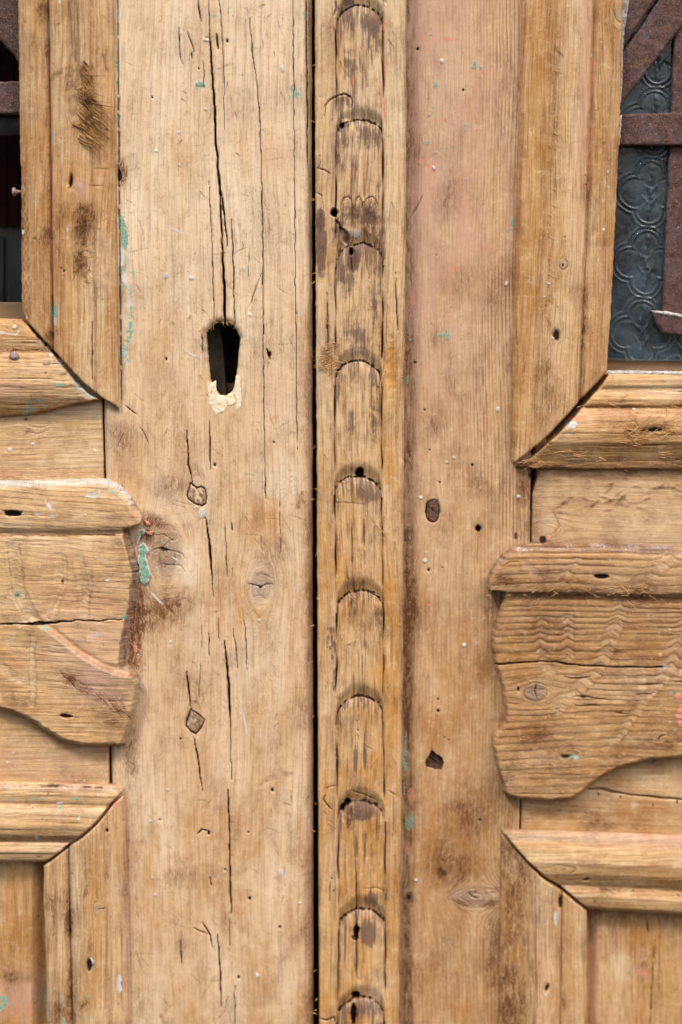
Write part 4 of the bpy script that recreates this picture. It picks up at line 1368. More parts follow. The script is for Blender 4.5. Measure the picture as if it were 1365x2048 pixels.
    # holes and broken spots
    for (hx, hy, rx, ry, dp) in [(669, 425, 8, 9, 26), (703, 503, 5, 8, 22), (720, 946, 9, 11, 26), (695, 1606, 7, 8, 20), (686, 1617, 5, 9, 18), (714, 1862, 7, 12, 20), (711, 1876, 8, 6, 14), (712, 1993, 9, 8, 22),
                                 (708, 2030, 7, 26, 20), (685, 252, 4, 6, 8)]:
        p.blob([('dark', 1.3)], hx, hy, rx, ry, 1, .5, 0, .3, 8, h=-dp)
    p.line([(680, 455), (690, 470), (698, 488)], 10, 8, [('purple', .9), ('dark', .4)], 1)
    p.line([(672, 440), (684, 458)], 6, 5, [('dark', .7)], 1)
    p.blob([('purple', .9), ('brown', .9)], 706, 520, 14, 26, 1, .6, h=-3)
    p.line([(703, 510), (705, 545)], 3, 5, 'dark', .9)
    p.blob([('purple', .8)], 702, 556, 9, 30, 1, .7)
    p.line([(652, 1578), (660, 1574), (674, 1572)], 3, 3, 'dark', .6)
    p.line([(652, 1590), (648, 1600), (656, 1612), (664, 1620)], 4, 4, 'dark', .7)
    p.line([(704, 1582), (726, 1590), (748, 1600)], 3, 4, 'dark', .6)
    p.line([(703, 1612), (703, 1640), (701, 1650)], 4, 5, 'dark', .7)
    p.blob([('purple', .8), ('brown', .4)], 728, 1622, 30, 26, 1, .7)
    p.blob([('purple', .6)], 756, 1660, 5, 40, 1, .7)
    for yy in (1690, 1720, 1510, 1530):
        p.blob([('purple', .7)], 712, yy, 6, 26, 1, .7)
        p.blob([('purple', .6)], 730, yy - 10, 5, 24, 1, .7)
    p.line([(661, 1766), (659, 1790), (661, 1806)], 4, 3, 'dark', .7)
    p.line([(730, 1778), (755, 1776), (768, 1782), (769, 1810)], 3, 3, 'dark', .6)
    p.line([(713, 1745), (714, 1800), (713, 1870), (714, 1940), (715, 1960)], 7, 4, [('dark', .65), ('purple', .4)], 1)
    p.blob([('purple', 1.0)], 736, 1870, 16, 32, 1, .6)
    p.blob([('purple', .7)], 742, 1800, 22, 20, 1, .8)
    p.blob([('grey', .8), ('purple', .3)], 742, 2015, 22, 22, 1, .7)
    p.line([(640, 2038), (655, 2042), (668, 2034), (672, 2050)], 4, 4, 'dark', .9)
    p.blob([('purple', .6)], 656, 1285, 4, 8, 1, .6)
    for k in range(22):
        p.blob([('purple', .7)], 652 + 20 * random.random(), 1240 + 140 * random.random(), 2.5, 7, 1, .6)
    p.line([(786, 1580), (788, 1620), (786, 1680)], 3, 2, [('brown', .8)], 1)
    p.line([(778, 1582), (792, 1592)], 4, 2, [('brown', .8)], 1)
    p.blob([('warm', .9)], 636, 287, 7, 12, 1, .5)
    # horizontal bleached stria
    p.line([(675, 1005), (705, 1005), (735, 1010)], 2.5, 1, 'brown', .8)
    p.blob([('purple', .8)], 735, 985, 26, 22, 1, .7)
    for xx, y0, y1 in ((704, 1040, 1130), (728, 1040, 1130), (749, 1045, 1085), (716, 1300, 1440), (715, 1440, 1480)):
        p.line([(xx, y0), (xx + 2, y1)], 4, 2.5, [('dark', .55), ('purple', .3)], 1, brk=.25)
    for xx in (702, 713, 728, 747):
        p.line([(xx, 1185), (xx + 1, 1215)], 2.5, 2, 'dark', .7)
    # right arris
    ed = smp(y, [(0, 813), (600, 811), (1000, 808), (1400, 806), (2048, 799)]) - x
    p.add('grey', .7 * sst(7, 2, ed))
    p.add('brown', .35 * sst(10, 3, ed) * np.clip(.3 + perlin(y / 30, x * 0, 2), 0, 1))
    p.checks(110, 'v', None, (20, 110), (1.2, 2.2), 1.6, .6, 59)
    p.specks(30, 'white', (1, 2.4), None, 1., seed=88)
    p.specks(40, 'dark', (1, 2.4), None, .9, -1, seed=89)


sheet('cover_strip', [rough([(629, T0), (631, 0), (631.5, 300), (633, 600), (635, 1000), (637.5, 1500), (640, 2048), (642, B0), (796, B0), (799, 2048), (802, 1760), (806, 1400), (808, 1000), (811, 600), (814, 300), (813, 0), (812, T0)],
                            1.2, 9, 11, 16)], 8, strip, M_strip, RIGHT, 78, step=1.6, edge=8)
dome('nail', 753, 1240, 11, 5, M_nail2, RIGHT, .25, .95, 7)


NH = [(864, 1498), (872, 1506), (886, 1515), (889, 1528), (884, 1542), (870, 1541), (853, 1536), (850, 1524), (858, 1510)]


def right_stile(p):
    x, y = p.x, p.y
    p.grain('v', 97, [(950, 1795, 46, 18), (820, 1072, 16, 26), (866, 1022, 12, 20), (820, 1795, 14, 14)], .8, 7.5, .38, relief=.5, slant=.006)
    fade = np.clip(.25 + .9 * sst(900, 980, x) + .5 * sst(900, 1300, y), 0, 1)
    p.m['late'] *= fade * (2.0 + 1.6 * sst(945, 975, x))
    p.h += 1.1 * p.m['late']
    p.add('pink', (.70 * sst(1050, 350, y) + .25 * sst(1500, 700, y)) * (.55 + .45 * sst(1010, 900, x)) * np.clip(.65 + .8 * fbm(x / 60, y / 110, 3, 4), 0, 1))
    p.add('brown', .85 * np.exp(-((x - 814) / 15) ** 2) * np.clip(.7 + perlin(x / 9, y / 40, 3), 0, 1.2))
    p.add('grey', .45 * sst(960, 820, x) * sst(1300, 300, y) + .4 * np.exp(-((x - 812) / 9) ** 2))
    p.add('warm', .55 * sst(900, 1350, y))
    p.add('pale', .15 * sst(600, 100, y))
    p.blob([('grey', .8), ('brown', .4)], 818, 1072, 15, 28, 1, .5)
    p.blob('dark', 812, 1080, 3, 6, .8, .6)
    p.blob('brown', 822, 1180, 16, 90, .6, .8)
    p.blob('brown', 815, 1400, 14, 160, .6, .8)
    p.blob([('purple', .5)], 812, 1460, 10, 120, 1, .8)
    for q in [(810, 1500, 7, 40), (812, 1530, 6, 24), (822, 1640, 8, 20), (808, 1580, 5, 30), (816, 1650, 8, 14)]:
        p.blob('green', *q, .55, .7)
    for q in [(824, 1590, 10, 30), (820, 1640, 7, 14), (815, 1700, 5, 20)]:
        p.blob([('salmon', .55), ('pink', .5)], *q, 1, .7)
    p.blob([('grey', .8), ('brown', .7)], 820, 1795, 13, 15, 1, .6)
    p.blob('dark', 818, 1794, 5, 6, .9, .6)
    p.blob('purple', 812, 1740, 12, 60, .5, .8)
    p.blob('brown', 812, 1920, 16, 160, .5, .8)
    p.add('brown', .5 * np.clip(fbm(x / 50, y / 90, 3, 61) + .05, 0, 1) * sst(700, 1300, y) + .5 * sst(1010, 1046, x) * sst(900, 1000, y) * np.clip(.4 + fbm(x / 30, y / 60, 3, 62), 0, 1))
    p.m['pale'] *= .6 + .4 * sst(1200, 700, y)
    # knot low right
    p.blob([('grey', .85)], 945, 1797, 50, 22, 1, .35, .12, .2, 24)
    for k in range(4):
        a = 8 + 10 * k
        p.line([(945 - a * 1.4, 1795), (945 - a * .6, 1795 + a * .36), (945 + a * .6, 1797 + a * .42), (1000, 1800 + a * .5)], 2, 1.5, 'brown', .7, wob=2)
        p.line([(945 - a * 1.4, 1795), (945 - a * .5, 1792 - a * .36), (945 + a * .7, 1790 - a * .34), (1000, 1788 - a * .3)], 2, 1.5, 'brown', .7, wob=2)
    p.line([(938, 1786), (944, 1793), (956, 1796)], 4, 4, 'dark', .9)
    p.line([(950, 1774), (951, 1788)], 2.4, 3, 'dark', .8)
    p.blob([('brown', 1.0)], 884, 1752, 11, 16, 1, .7, -.4, h=-4)
    p.blob('dark', 886, 1748, 6, 6, .6, .7)
    p.blob('brown', 905, 1735, 70, 50, .95, .9)
    p.blob('brown', 960, 1620, 60, 70, .4, .9)
    p.blob('brown', 990, 1900, 26, 160, .7, .9)
    p.blob('brown', 880, 1930, 60, 70, .35, .9)
    p.blob('brown', 985, 1230, 26, 60, .5, .9)
    p.blob('brown', 1000, 1440, 30, 40, .45, .9)
    p.blob('warm', 900, 1690, 90, 80, .5, .9)
    p.blob('brown', 935, 1660, 40, 60, .3, .9)
    # nail holes
    p.line([(863, 1480), (865, 1512)], 3, 3, 'dark', .8)
    p.blob([('dark', 1.0)], 866, 1022, 16, 25, 1, .2, 0, .2, 12, h=-9)
    p.line([(872, 975), (873, 1005)], 2.4, 2, 'dark', .6)
    p.blob([('pink', 1), ('salmon', .5)], 872, 1056, 7, 9, 1, .6)
    p.blob([('dark', 1.3)], 957, 1057, 6, 7, 1, .4, h=-14)
    p.line([(958, 1036), (957, 1057), (955, 1110), (954, 1140)], 3, 3, [('dark', .45), ('brown', .6)], 1)
    p.blob('brown', 957, 1052, 12, 18, .6, .7)
    for q in [(877, 1422, 4), (877, 1398, 3), (858, 1140, 4), (885, 1135, 2), (945, 930, 3), (860, 900, 2), (830, 725, 3), (850, 820, 3), (836, 98, 4), (927, 180, 3), (890, 1475, 2), (898, 1480, 2), (880, 965, 2), (960, 1640, 3)]:
        p.blob('dark', q[0], q[1], q[2], q[2], 1.1, .5, h=-3)
    # leftover paint
    for q in [(932, 254, 4, 12), (872, 170, 5, 9), (855, 285, 6, 6), (948, 130, 7, 8), (963, 135, 4, 4), (858, 230, 3, 4), (1025, 445, 4, 12), (1015, 460, 3, 6), (868, 214, 2.5, 3), (870, 305, 4, 3), (820, 680, 4, 4), (880, 670, 8, 5),
              (893, 744, 2, 5), (893, 670, 5, 16), (815, 760, 4, 10), (862, 70, 3, 3), (932, 360, 3, 5)]:
        p.blob('green', *q, .75, .55, h=.8)
    for q in [(894, 78, 11, 6), (925, 106, 3, 7), (858, 333, 7, 8), (842, 322, 9, 6), (965, 145, 4, 7), (935, 232, 3, 12), (893, 172, 3, 4), (875, 150, 4, 3), (974, 495, 3, 8), (905, 538, 6, 10), (825, 602, 6, 10), (870, 290, 3, 3),
              (890, 240, 4, 7), (845, 75, 5, 7), (865, 345, 4, 6), (846, 915, 5, 9), (830, 940, 4, 6), (990, 1345, 4, 6), (850, 1275, 3, 3), (860, 1210, 4, 3)]:
        p.blob([('salmon', .75), ('pink', .3)], *q, 1, .55)
    for q in [(884, 122, 4, 5), (1013, 567, 3, 6), (996, 818, 4, 6), (842, 995, 4, 4), (1037, 993, 4, 4), (850, 1122, 4, 4), (852, 1105, 2, 2), (929, 1290, 4, 4), (908, 915, 2, 3), (832, 1760, 3, 3), (894, 925, 3, 2), (868, 336, 3, 5)]:
        p.blob('white', *q, 1.25, .35, h=2, ns=8)
    p.line([(868, 296), (878, 304), (888, 312), (902, 324)], 4, 0, [('green', .4), ('white', .5)], 1, brk=.45)
    p.line([(884, 210), (885, 245)], 2, 2, 'dark', .6)
    p.line([(846, 390), (836, 410), (822, 436)], 5, 1.5, [('purple', .6), ('brown', .5)], 1, wob=3)
    p.blob([('grey', .7)], 920, 425, 14, 5, 1, .8, .3)
    p.add('rough', .25 + 0 * x)
    p.checks(50, 'v', (815, 0, 1050, 2048), (20, 100), (1.2, 1.8), 1.2, .45, 69)
    p.specks(110, 'dark', (.9, 2.0), (815, 0, 1050, 2048), .7, -1, seed=98)
    p.specks(70, 'salmon', (1, 2.4), (815, 0, 1000, 800), .8, seed=99)
    p.specks(60, 'green', (1, 2.2), (815, 100, 1000, 800), .6, seed=100)
    p.specks(40, 'white', (.9, 2.0), (815, 0, 1050, 2048), .9, seed=101)
    p.h += 1.2 * fbm(x / 90, y / 160, 3, 79)
    # joint with the rail
    p.add('dark', .8 * np.exp(-((x - 1060) / 4) ** 2) * np.clip(.6 + perlin(y / 20, x * 0, 3), 0, 1.2))
    p.blob('brown', 1045, 970, 18, 50, .7, .8)
    p.line([(1038, 975), (1037, 1085)], 3, 4, [('dark', .5)], 1, brk=.3)
    p.blob('dark', 1032, 1072, 5, 10, .8, .6)


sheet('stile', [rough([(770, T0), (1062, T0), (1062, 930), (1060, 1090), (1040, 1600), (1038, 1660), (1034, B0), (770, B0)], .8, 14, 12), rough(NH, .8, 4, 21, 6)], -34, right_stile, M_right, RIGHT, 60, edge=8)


NH_IN = [(q[0] + (3 if q[0] < 868 else -3) * -1.5, q[1] + (3 if q[1] < 1524 else -3) * -1.5) for q in NH]
plug(NH_IN, -46, 27, RIGHT, 'v', 3)
PLUG_C = [(853, 1004), (862, 1002), (872, 996), (878, 1004), (880, 1020), (879, 1036), (870, 1046), (860, 1045), (853, 1036), (852, 1018)]
plug(PLUG_C, -36, 25, RIGHT, 'h', 1)


def right_rail(p):
    x, y = p.x, p.y
    p.grain('h', 103, [(1095, 1060, 22, 18)], 1., 13, .3, relief=.5)
    rnd(p, 5)
    p.add('warm', .25 + .3 * sst(1500, 1620, y))
    p.add('pale', .5 * np.exp(-((y - 1045) / 32) ** 2))
    p.add('brown', .75 * sst(985, 945, y) * (y < 1100) * np.clip(.6 + perlin(x / 40, y / 12, 3), 0, 1.2))
    p.add('brown', .6 * np.exp(-((x - 1070) / 22) ** 2) * (y < 1100))
    for k in range(30):
        xx, yy = 1110 + 250 * random.random(), 965 + 60 * random.random()
        p.blob([('brown', .6), ('rough', .7)], xx, yy, 14, 4, 1, .8, random.uniform(-.8, .3))
    p.add('dark', .5 * np.exp(-((y - 1086) / 5) ** 2))
    p.add('grey', .5 * np.exp(-((y - 1078) / 8) ** 2))
    p.blob([('dark', .9)], 1086, 1078, 9, 9, 1, .6)
    p.blob([('salmon', 1.1)], 1097, 1076, 5, 6, 1, .4, h=2)
    p.blob('pale', 1095, 1050, 18, 22, .8, .7)
    p.line([(1105, 1020), (1120, 1050), (1108, 1070)], 4, 1, 'brown', .5)
    # below the plaque
    p.blob('brown', 1195, 1650, 40, 26, .7, .8)
    p.blob('brown', 1130, 1625, 90, 16, .6, .8)
    p.line([(1175, 1578), (1205, 1580), (1260, 1590), (1365, 1600), (1450, 1606)], [9, 6, 3, 3, 3], 4, 'dark', .75)
    for q in [(1198, 1588), (1242, 1594), (1306, 1610), (1355, 1604)]:
        p.blob('dark', q[0], q[1], 3, 4, .9, .5)
    p.blob('pale', 1300, 1560, 60, 20, .6, .8)
    p.blob('pale', 1270, 1612, 10, 12, .7, .6)
    p.checks(40, 'h', None, (25, 110), (1.2, 2), 1.2, .45, 79)
    p.specks(24, 'white', (1, 2), None, .9, seed=111)
    p.specks(30, 'brown', (1.3, 2.8), None, .9, -1, seed=112)


sheet('rail', [rough([(1068, 880), (R0, 880), (R0, 1740), (1044, 1740), (1043, 1600), (1064, 1086), (1066, 990), (1074, 960)], .8, 12, 13)], -35, right_rail, M_right, RIGHT, 56)


def right_upright(p):
    x, y = p.x, p.y
    xl = smp(y, [(T0, 1050), (0, 1046), (520, 1031), (925, 1022)])
    xr = smp(y, [(T0, 1250), (0, 1245), (500, 1226), (745, 1214), (930, 1206)])
    s = (x - xl) / (xr - xl)
    p.grain('v', 113, [(1122, 528, 9, 9), (1108, 668, 9, 11), (1236, 28, 16, 20)], .8, 9, .4, relief=.7, slant=.03)
    p.h += prof(s, [(0, 3), (.03, 10), (.12, 12), (.22, 14), (.3, 19), (.45, 24), (.6, 22), (.68, 17), (.705, 9), (.72, 8), (.74, 14), (.82, 15), (.9, 12), (1, 7)], 4)
    rnd(p, 4)
    gx = xl + .715 * (xr - xl)
    p.add('warm', .3 + .4 * sst(.40, .25, s) + .3 * sst(.7, .78, s))
    p.add('pale', .35 * np.exp(-((s - .55) / .14) ** 2))
    p.add('pink', .55 * np.exp(-((s - .62) / .08) ** 2) * sst(700, 200, y))
    p.add('dark', .4 * np.exp(-((x - gx) / 2.6) ** 2) * np.clip(.5 + perlin(y / 50, x * 0, 5), 0, 1))
    p.add('salmon', .95 * np.exp(-((x - gx) / 2.8) ** 2) * sst(60, 110, y) * sst(480, 360, y) * np.clip(.55 + perlin(y / 24, x * 0, 4), 0, 1))
    p.add('brown', .5 * np.exp(-((s - .24) / .03) ** 2) * np.clip(.6 + perlin(y / 90, x / 20, 16), 0, 1) + .5 * np.exp(-((s - .715) / .02) ** 2) + .35 * np.exp(-((s - .9) / .02) ** 2))
    p.add('rough', .6 * np.exp(-((s - .34) / .08) ** 2) + .5 * sst(.72, .8, s))
    p.add('brown', .45 * np.exp(-((s - .34) / .035) ** 2) * np.clip(.4 + perlin(y / 40, x / 8, 6), 0, 1))
    p.add('brown', .6 * np.exp(-((s - .73) / .03) ** 2) * sst(550, 640, y) * np.clip(.6 + perlin(y / 18, x / 8, 7), 0, 1))
    p.blob([('grey', .7), ('pale', .5)], 1122, 528, 10, 9, 1, .4)
    p.line([(1113, 522), (1114, 534), (1122, 540), (1131, 534), (1131, 524), (1122, 518), (1114, 521)], 2.2, 1.5, 'brown', .9)
    p.blob('dark', 1121, 530, 3, 4, .8, .5)
    p.blob([('dark', 1.0), ('brown', .8)], 1108, 670, 9, 12, 1, .5, h=-5)
    p.blob('white', 1104, 676, 4, 4, .8, .5, h=2)
    p.line([(1226, 12), (1225, 24), (1230, 40), (1242, 48)], 3, 3, 'dark', .8)
    p.blob([('grey', .6), ('pale', .5)], 1236, 28, 12, 16, 1, .4)
    for q in [(1181, 113, 2.5, 5), (1086, 593, 3, 2), (1094, 567, 5, 2), (1213, 345, 2.5, 3), (1205, 460, 2.5, 3), (1214, 375, 2, 2)]:
        p.blob('white', *q, 1.2, .4, h=1)
    p.blob('dark', 1169, 370, 3, 3, 1, .5)
    p.blob('grey', 1220, 155, 5, 4, .9, .5)
    p.line([(1171, -20), (1172, 60)], 2.4, 2, 'dark', .6)
    p.blob('salmon', 1104, 840, 4, 6, .6, .6)
    p.blob('pale', 1100, 830, 6, 20, .7, .6)
    p.line([(1096, 808), (1097, 826)], 2, 0, 'white', .7)
    p.line([(1030, 640), (1032, 670), (1034, 705)], 3, 3, 'dark', .8, brk=.4)
    p.checks(60, 'v', None, (25, 130), (1.2, 2), 1.4, .45, 89)
    p.specks(50, 'brown', (1.2, 3), None, .9, -1, seed=122)
    p.specks(14, 'white', (1, 2), None, .9, seed=123)


mr_u = sheet('moulding', [rough([(1050, T0), (1250, T0), (1245, 0), (1243, 60), (1240, 210), (1232, 400), (1226, 520), (1220, 640), (1215, 700), (1213, 742), (1196, 760), (1168, 790), (1140, 818), (1110, 850), (1080, 882), (1050, 908), (1026, 927),
                                  (1022, 918), (1024, 800), (1027, 650), (1031, 520), (1040, 200), (1046, 0)], 1.5, 7, 14, 12)], -26, right_upright, M_mould, RIGHT, 55)


def right_cross(p):
    x, y = p.x, p.y
    s = (y - 748) / (940 - 748)
    p.grain('h', 127, [(1300, 858, 26, 10)], 1., 9, .5, relief=.8)
    p.h += prof(s, [(0, 2), (.04, 10), (.12, 11), (.15, 8), (.18, 9), (.26, 13), (.32, 12), (.345, 6), (.37, 12), (.46, 19), (.58, 23), (.7, 21), (.8, 13), (.9, 7), (.97, 4), (1, 1)], 3)
    rnd(p, 4)
    p.add('warm', .25 + .4 * sst(.6, .75, s))
    p.add('pale', .35 * np.exp(-((s - .22) / .06) ** 2))
    p.add('pink', .4 * np.exp(-((s - .42) / .06) ** 2))
    p.add('brown', .85 * sst(.74, .9, s) * np.clip(.65 + perlin(x / 70, y / 9, 4), 0, 1.2) + .5 * np.exp(-((s - .34) / .025) ** 2))
    p.add('rough', .5 * sst(.55, .8, s))
    p.add('dark', .35 * np.exp(-((s - .155) / .012) ** 2))
    for q in [(1135, 850, 16, 12, -.5), (1145, 845, 10, 10, 0), (1130, 866, 12, 5, -.2)]:
        p.blob('white', *q[:4], .52, .8, q[4], ns=6)
    for q in [(1165, 832, 8, 4), (1150, 835, 12, 5), (1218, 815, 7, 4)]:
        p.blob([('salmon', .8), ('white', .1)], *q, 1, .5)
    p.blob('white', 1266, 817, 5, 3, 1, .5, h=1)
    p.blob([('dark', .9), ('brown', .5)], 1300, 858, 26, 6, 1, .7, -.05, h=-6)
    p.blob([('brown', .7), ('rough', 1)], 1320, 850, 40, 16, 1, .8)
    p.blob([('purple', .6), ('grey', .4)], 1298, 860, 12, 6, 1, .6)
    p.line([(1244, 862), (1270, 860), (1290, 862)], 3, 3, 'dark', .8)
    p.line([(1040, 926), (1080, 908), (1110, 886)], 4, 0, 'pale', .6)
    p.blob([('brown', .9), ('rough', 1)], 1055, 930, 26, 9, 1, .7)
    p.blob('dark', 1097, 885, 6, 4, .7, .6, h=-2)
    p.checks(90, 'h', None, (25, 140), (1.2, 2.2), 1.5, .6, 99)
    p.specks(30, 'brown', (1.2, 3), None, .9, -1, seed=132)
    p.specks(16, 'white', (1, 2), None, .9, seed=133)


mr_c = sheet('moulding', [rough([(1218, 748), (1365, 750), (R0, 752), (R0, 944), (1365, 940), (1160, 938), (1080, 938), (1034, 933), (1060, 916), (1088, 890), (1118, 862), (1148, 832), (1174, 802), (1204, 768)], 1.2, 7, 15, 14)], -26,
             right_cross, M_mould, RIGHT, 55)

RPQ = [(1046, 1092), (1058, 1089), (1120, 1090), (1240, 1091), (1365, 1096), (R0, 1104), (R0, 1500), (1420, 1512), (1365, 1518), (1300, 1524), (1250, 1536), (1215, 1552), (1186, 1572), (1164, 1592), (1140, 1603), (1100, 1606), (1055, 1602),
       (1018, 1598), (1010, 1588), (1002, 1558), (992, 1520), (986, 1494), (988, 1476), (1000, 1460), (1012, 1448), (1013, 1430), (1009, 1400), (1004, 1372), (996, 1345), (988, 1318), (985, 1296), (988, 1270), (996, 1238), (1006, 1206),
       (1010, 1184), (990, 1181), (978, 1179), (976, 1170), (981, 1150), (992, 1130), (1008, 1112), (1026, 1098)]


def right_plaque(p):
    x, y = p.x, p.y
    bands = [([(1086, 1228), (1082, 1262), (1080, 1290), (1088, 1318), (1102, 1352)], 26, 15), ([(1136, 1222), (1137, 1260), (1134, 1290), (1138, 1322)], 28, 16),
             ([(1246, 1196), (1238, 1230), (1224, 1270), (1215, 1300), (1190, 1340), (1150, 1380), (1105, 1424)], 34, 18), ([(1376, 1230), (1354, 1290), (1341, 1330), (1316, 1362)], 34, 18),
             ([(1330, 1356), (1290, 1400), (1260, 1440), (1232, 1480), (1202, 1506)], 20, 9), ([(1352, 1104), (1312, 1130), (1285, 1160), (1264, 1188)], 36, 16), ([(1160, 1112), (1135, 1140), (1114, 1164)], 24, 11)]
    p.grain('h', 139, [(1072, 1384, 22, 20), (1203, 1152, 14, 6), (1140, 1505, 18, 8)], 1.7, 15, 1.15, slant=.01, relief=.8, pulse=1.7, bands=bands)
    p.m['late'] *= np.clip(.55 + .9 * sst(1340, 1250, y) + .8 * fbm(x / 80, y / 40, 3, 21), .15, 1.3)
    p.h += 2 * fbm(x / 60, y / 40, 3, 19)
    yl = 1188 + (x - 1000) * .02
    cap = sst(4, -8, y - yl)
    p.h += 7 * cap + 4 * np.sin(np.clip((y - 1104) / 84, 0, 1) * np.pi) * cap
    p.h -= 3 * np.exp(-((y - yl - 6) / 7) ** 2)
    rnd(p, 3)
    top = np.clip(1 - (p.ed + 2 * perlin(x / 30, y / 20, 87)) / (8 + 11 * sst(1020, 1050, x)), 0, 1) * sst(1160, 1120, y) * sst(R0, 1500, x)
    p.h -= 13 * top
    bev = np.clip(1 - p.ed / 5, 0, 1) * sst(1040, 1015, x) * sst(1182, 1190, y)
    p.h -= 7 * bev
    foot = np.clip(1 - p.ed / 9, 0, 1) * sst(1480, 1520, y) * sst(1000, 1030, x)
    p.h -= 8 * foot
    gn = np.clip(.75 + 1.1 * fbm(x / 26, y / 9, 3, 88), 0, 1.2)
    p.add('grey', .95 * sst(.05, .3, top) * gn + .5 * sst(.1, .5, bev) * gn)
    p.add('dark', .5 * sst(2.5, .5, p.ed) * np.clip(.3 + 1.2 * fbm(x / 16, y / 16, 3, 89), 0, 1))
    p.add('purple', .3 * sst(.05, .3, top) * gn)
    p.add('white', .36 * sst(.2, .5, top) * sst(1010, 1040, x) * np.clip(.8 + perlin(x / 50, y / 8, 3), 0, 1.2))
    p.add('purple', .25 * sst(.1, .4, top) * sst(1130, 1300, x))
    p.add('warm', .35 + .2 * sst(1180, 1220, y))
    p.add('brown', .22 + .45 * np.exp(-((y - yl - 8) / 14) ** 2) + .25 * sst(1480, 1580, y))
    p.add('rough', .7 * np.exp(-((y - yl + 14) / 22) ** 2) + .3)
    # the split and the knot
    p.line([(990, 1330), (1030, 1327), (1085, 1323), (1120, 1326), (1165, 1332), (1240, 1335), (1326, 1335)], [4, 4, 3, 5, 4, 4, 3], 7, 'dark', 1., taper=False, wob=1.5)
    p.blob([('grey', 1.0)], 1072, 1384, 23, 19, 1, .25, -.05, .15, 20)
    p.line([(1048, 1384), (1054, 1370), (1072, 1364), (1090, 1370), (1096, 1384), (1090, 1398), (1072, 1404), (1054, 1398), (1048, 1385)], 2.5, 1.5, [('dark', .45), ('brown', .6)], 1)
    p.line([(1071, 1368), (1070, 1384), (1075, 1398)], 4, 4, 'dark', .9, wob=3)
    p.line([(1056, 1386), (1070, 1384), (1086, 1378)], 2.4, 2, 'dark', .6, wob=3)
    for pts in [[(1146, 1394), (1170, 1394), (1215, 1399)], [(1270, 1390), (1310, 1386)], [(1276, 1371), (1330, 1368)], [(1150, 1410), (1200, 1412)], [(1230, 1426), (1260, 1428)], [(1130, 1356), (1180, 1356)]]:
        p.line(pts, 4, 3, 'dark', .75, wob=2)
    p.blob('dark', 1167, 1394, 5, 3, .9, .5)
    p.blob([('pink', .6), ('grey', .5)], 1064, 1140, 10, 34, 1, .7, -.8, h=-2)
    # cuts and gaps
    p.blob([('dark', 1.1), ('brown', .5)], 1202, 1152, 17, 6, 1, .5, 0, h=-8, ns=8)
    p.blob([('pink', .5)], 1204, 1152, 8, 5, 1, .5)
    p.line([(1006, 1130), (1020, 1122), (1036, 1122)], 3, 3, 'dark', .8)
    p.blob([('brown', .8), ('rough', 1)], 1010, 1160, 28, 14, 1, .8)
    p.blob([('brown', .7), ('rough', 1)], 1160, 1180, 70, 10, 1, .8)
    for q in [(1361, 1432, 10, 24), (1356, 1394, 8, 9), (1364, 1350, 7, 12), (1320, 1310, 5, 5)]:
        p.blob([('salmon', 1.1), ('white', .3)], *q, 1, .5, h=1.5)
    for q in [(1344, 1384, 4, 4), (1342, 1442, 5, 3), (1350, 1460, 5, 3), (1146, 1514, 7, 6), (1188, 1172, 3, 3)]:
        p.blob('green', *q, .9, .6)
    p.blob([('white', .9)], 1152, 1516, 8, 5, 1, .5)
    p.blob([('dark', .9)], 1130, 1514, 12, 5, 1, .6, h=-4)
    p.blob([('white', .55)], 1330, 1332, 8, 8, 1, .6)
    p.line([(1296, 1335), (1314, 1360)], 4, 0, [('pink', .6), ('white', .3)], 1)
    p.line([(1078, 1530), (1084, 1516)], 4, 0, [('white', .55)], 1)
    p.line([(1316, 1482), (1320, 1474), (1330, 1470)], 4, 4, 'dark', .8)
    p.blob('brown', 1335, 1490, 20, 10, .7, .7)
    p.blob([('dark', 1)], 1037, 1378, 3, 6, 1, .5, h=-3)
    p.blob([('salmon', 1)], 1038, 1370, 2.6, 5, 1, .5)
    p.blob([('brown', .6)], 1080, 1470, 30, 22, 1, .8)
    p.line([(1226, 1340), (1250, 1352), (1262, 1376)], 3, 0, 'pale', .8)
    p.line([(1210, 1362), (1222, 1350), (1232, 1362)], 3, 0, 'pale', .8)
    p.blob('pale', 1285, 1365, 10, 26, .7, .6)
    p.blob([('pale', .6)], 1260, 1480, 60, 12, 1, .8)
    p.checks(110, 'h', None, (30, 170), (1.3, 2.6), 1.6, .7, 109)
    p.specks(30, 'white', (1, 2), None, .8, seed=142)
    p.specks(24, 'salmon', (1, 2.4), None, .8, seed=143)


sheet('carved_plaque', [rough(RPQ, 2.0, 6, 16, 11)], -6, right_plaque, M_plaq, RIGHT, 32, edge=20)


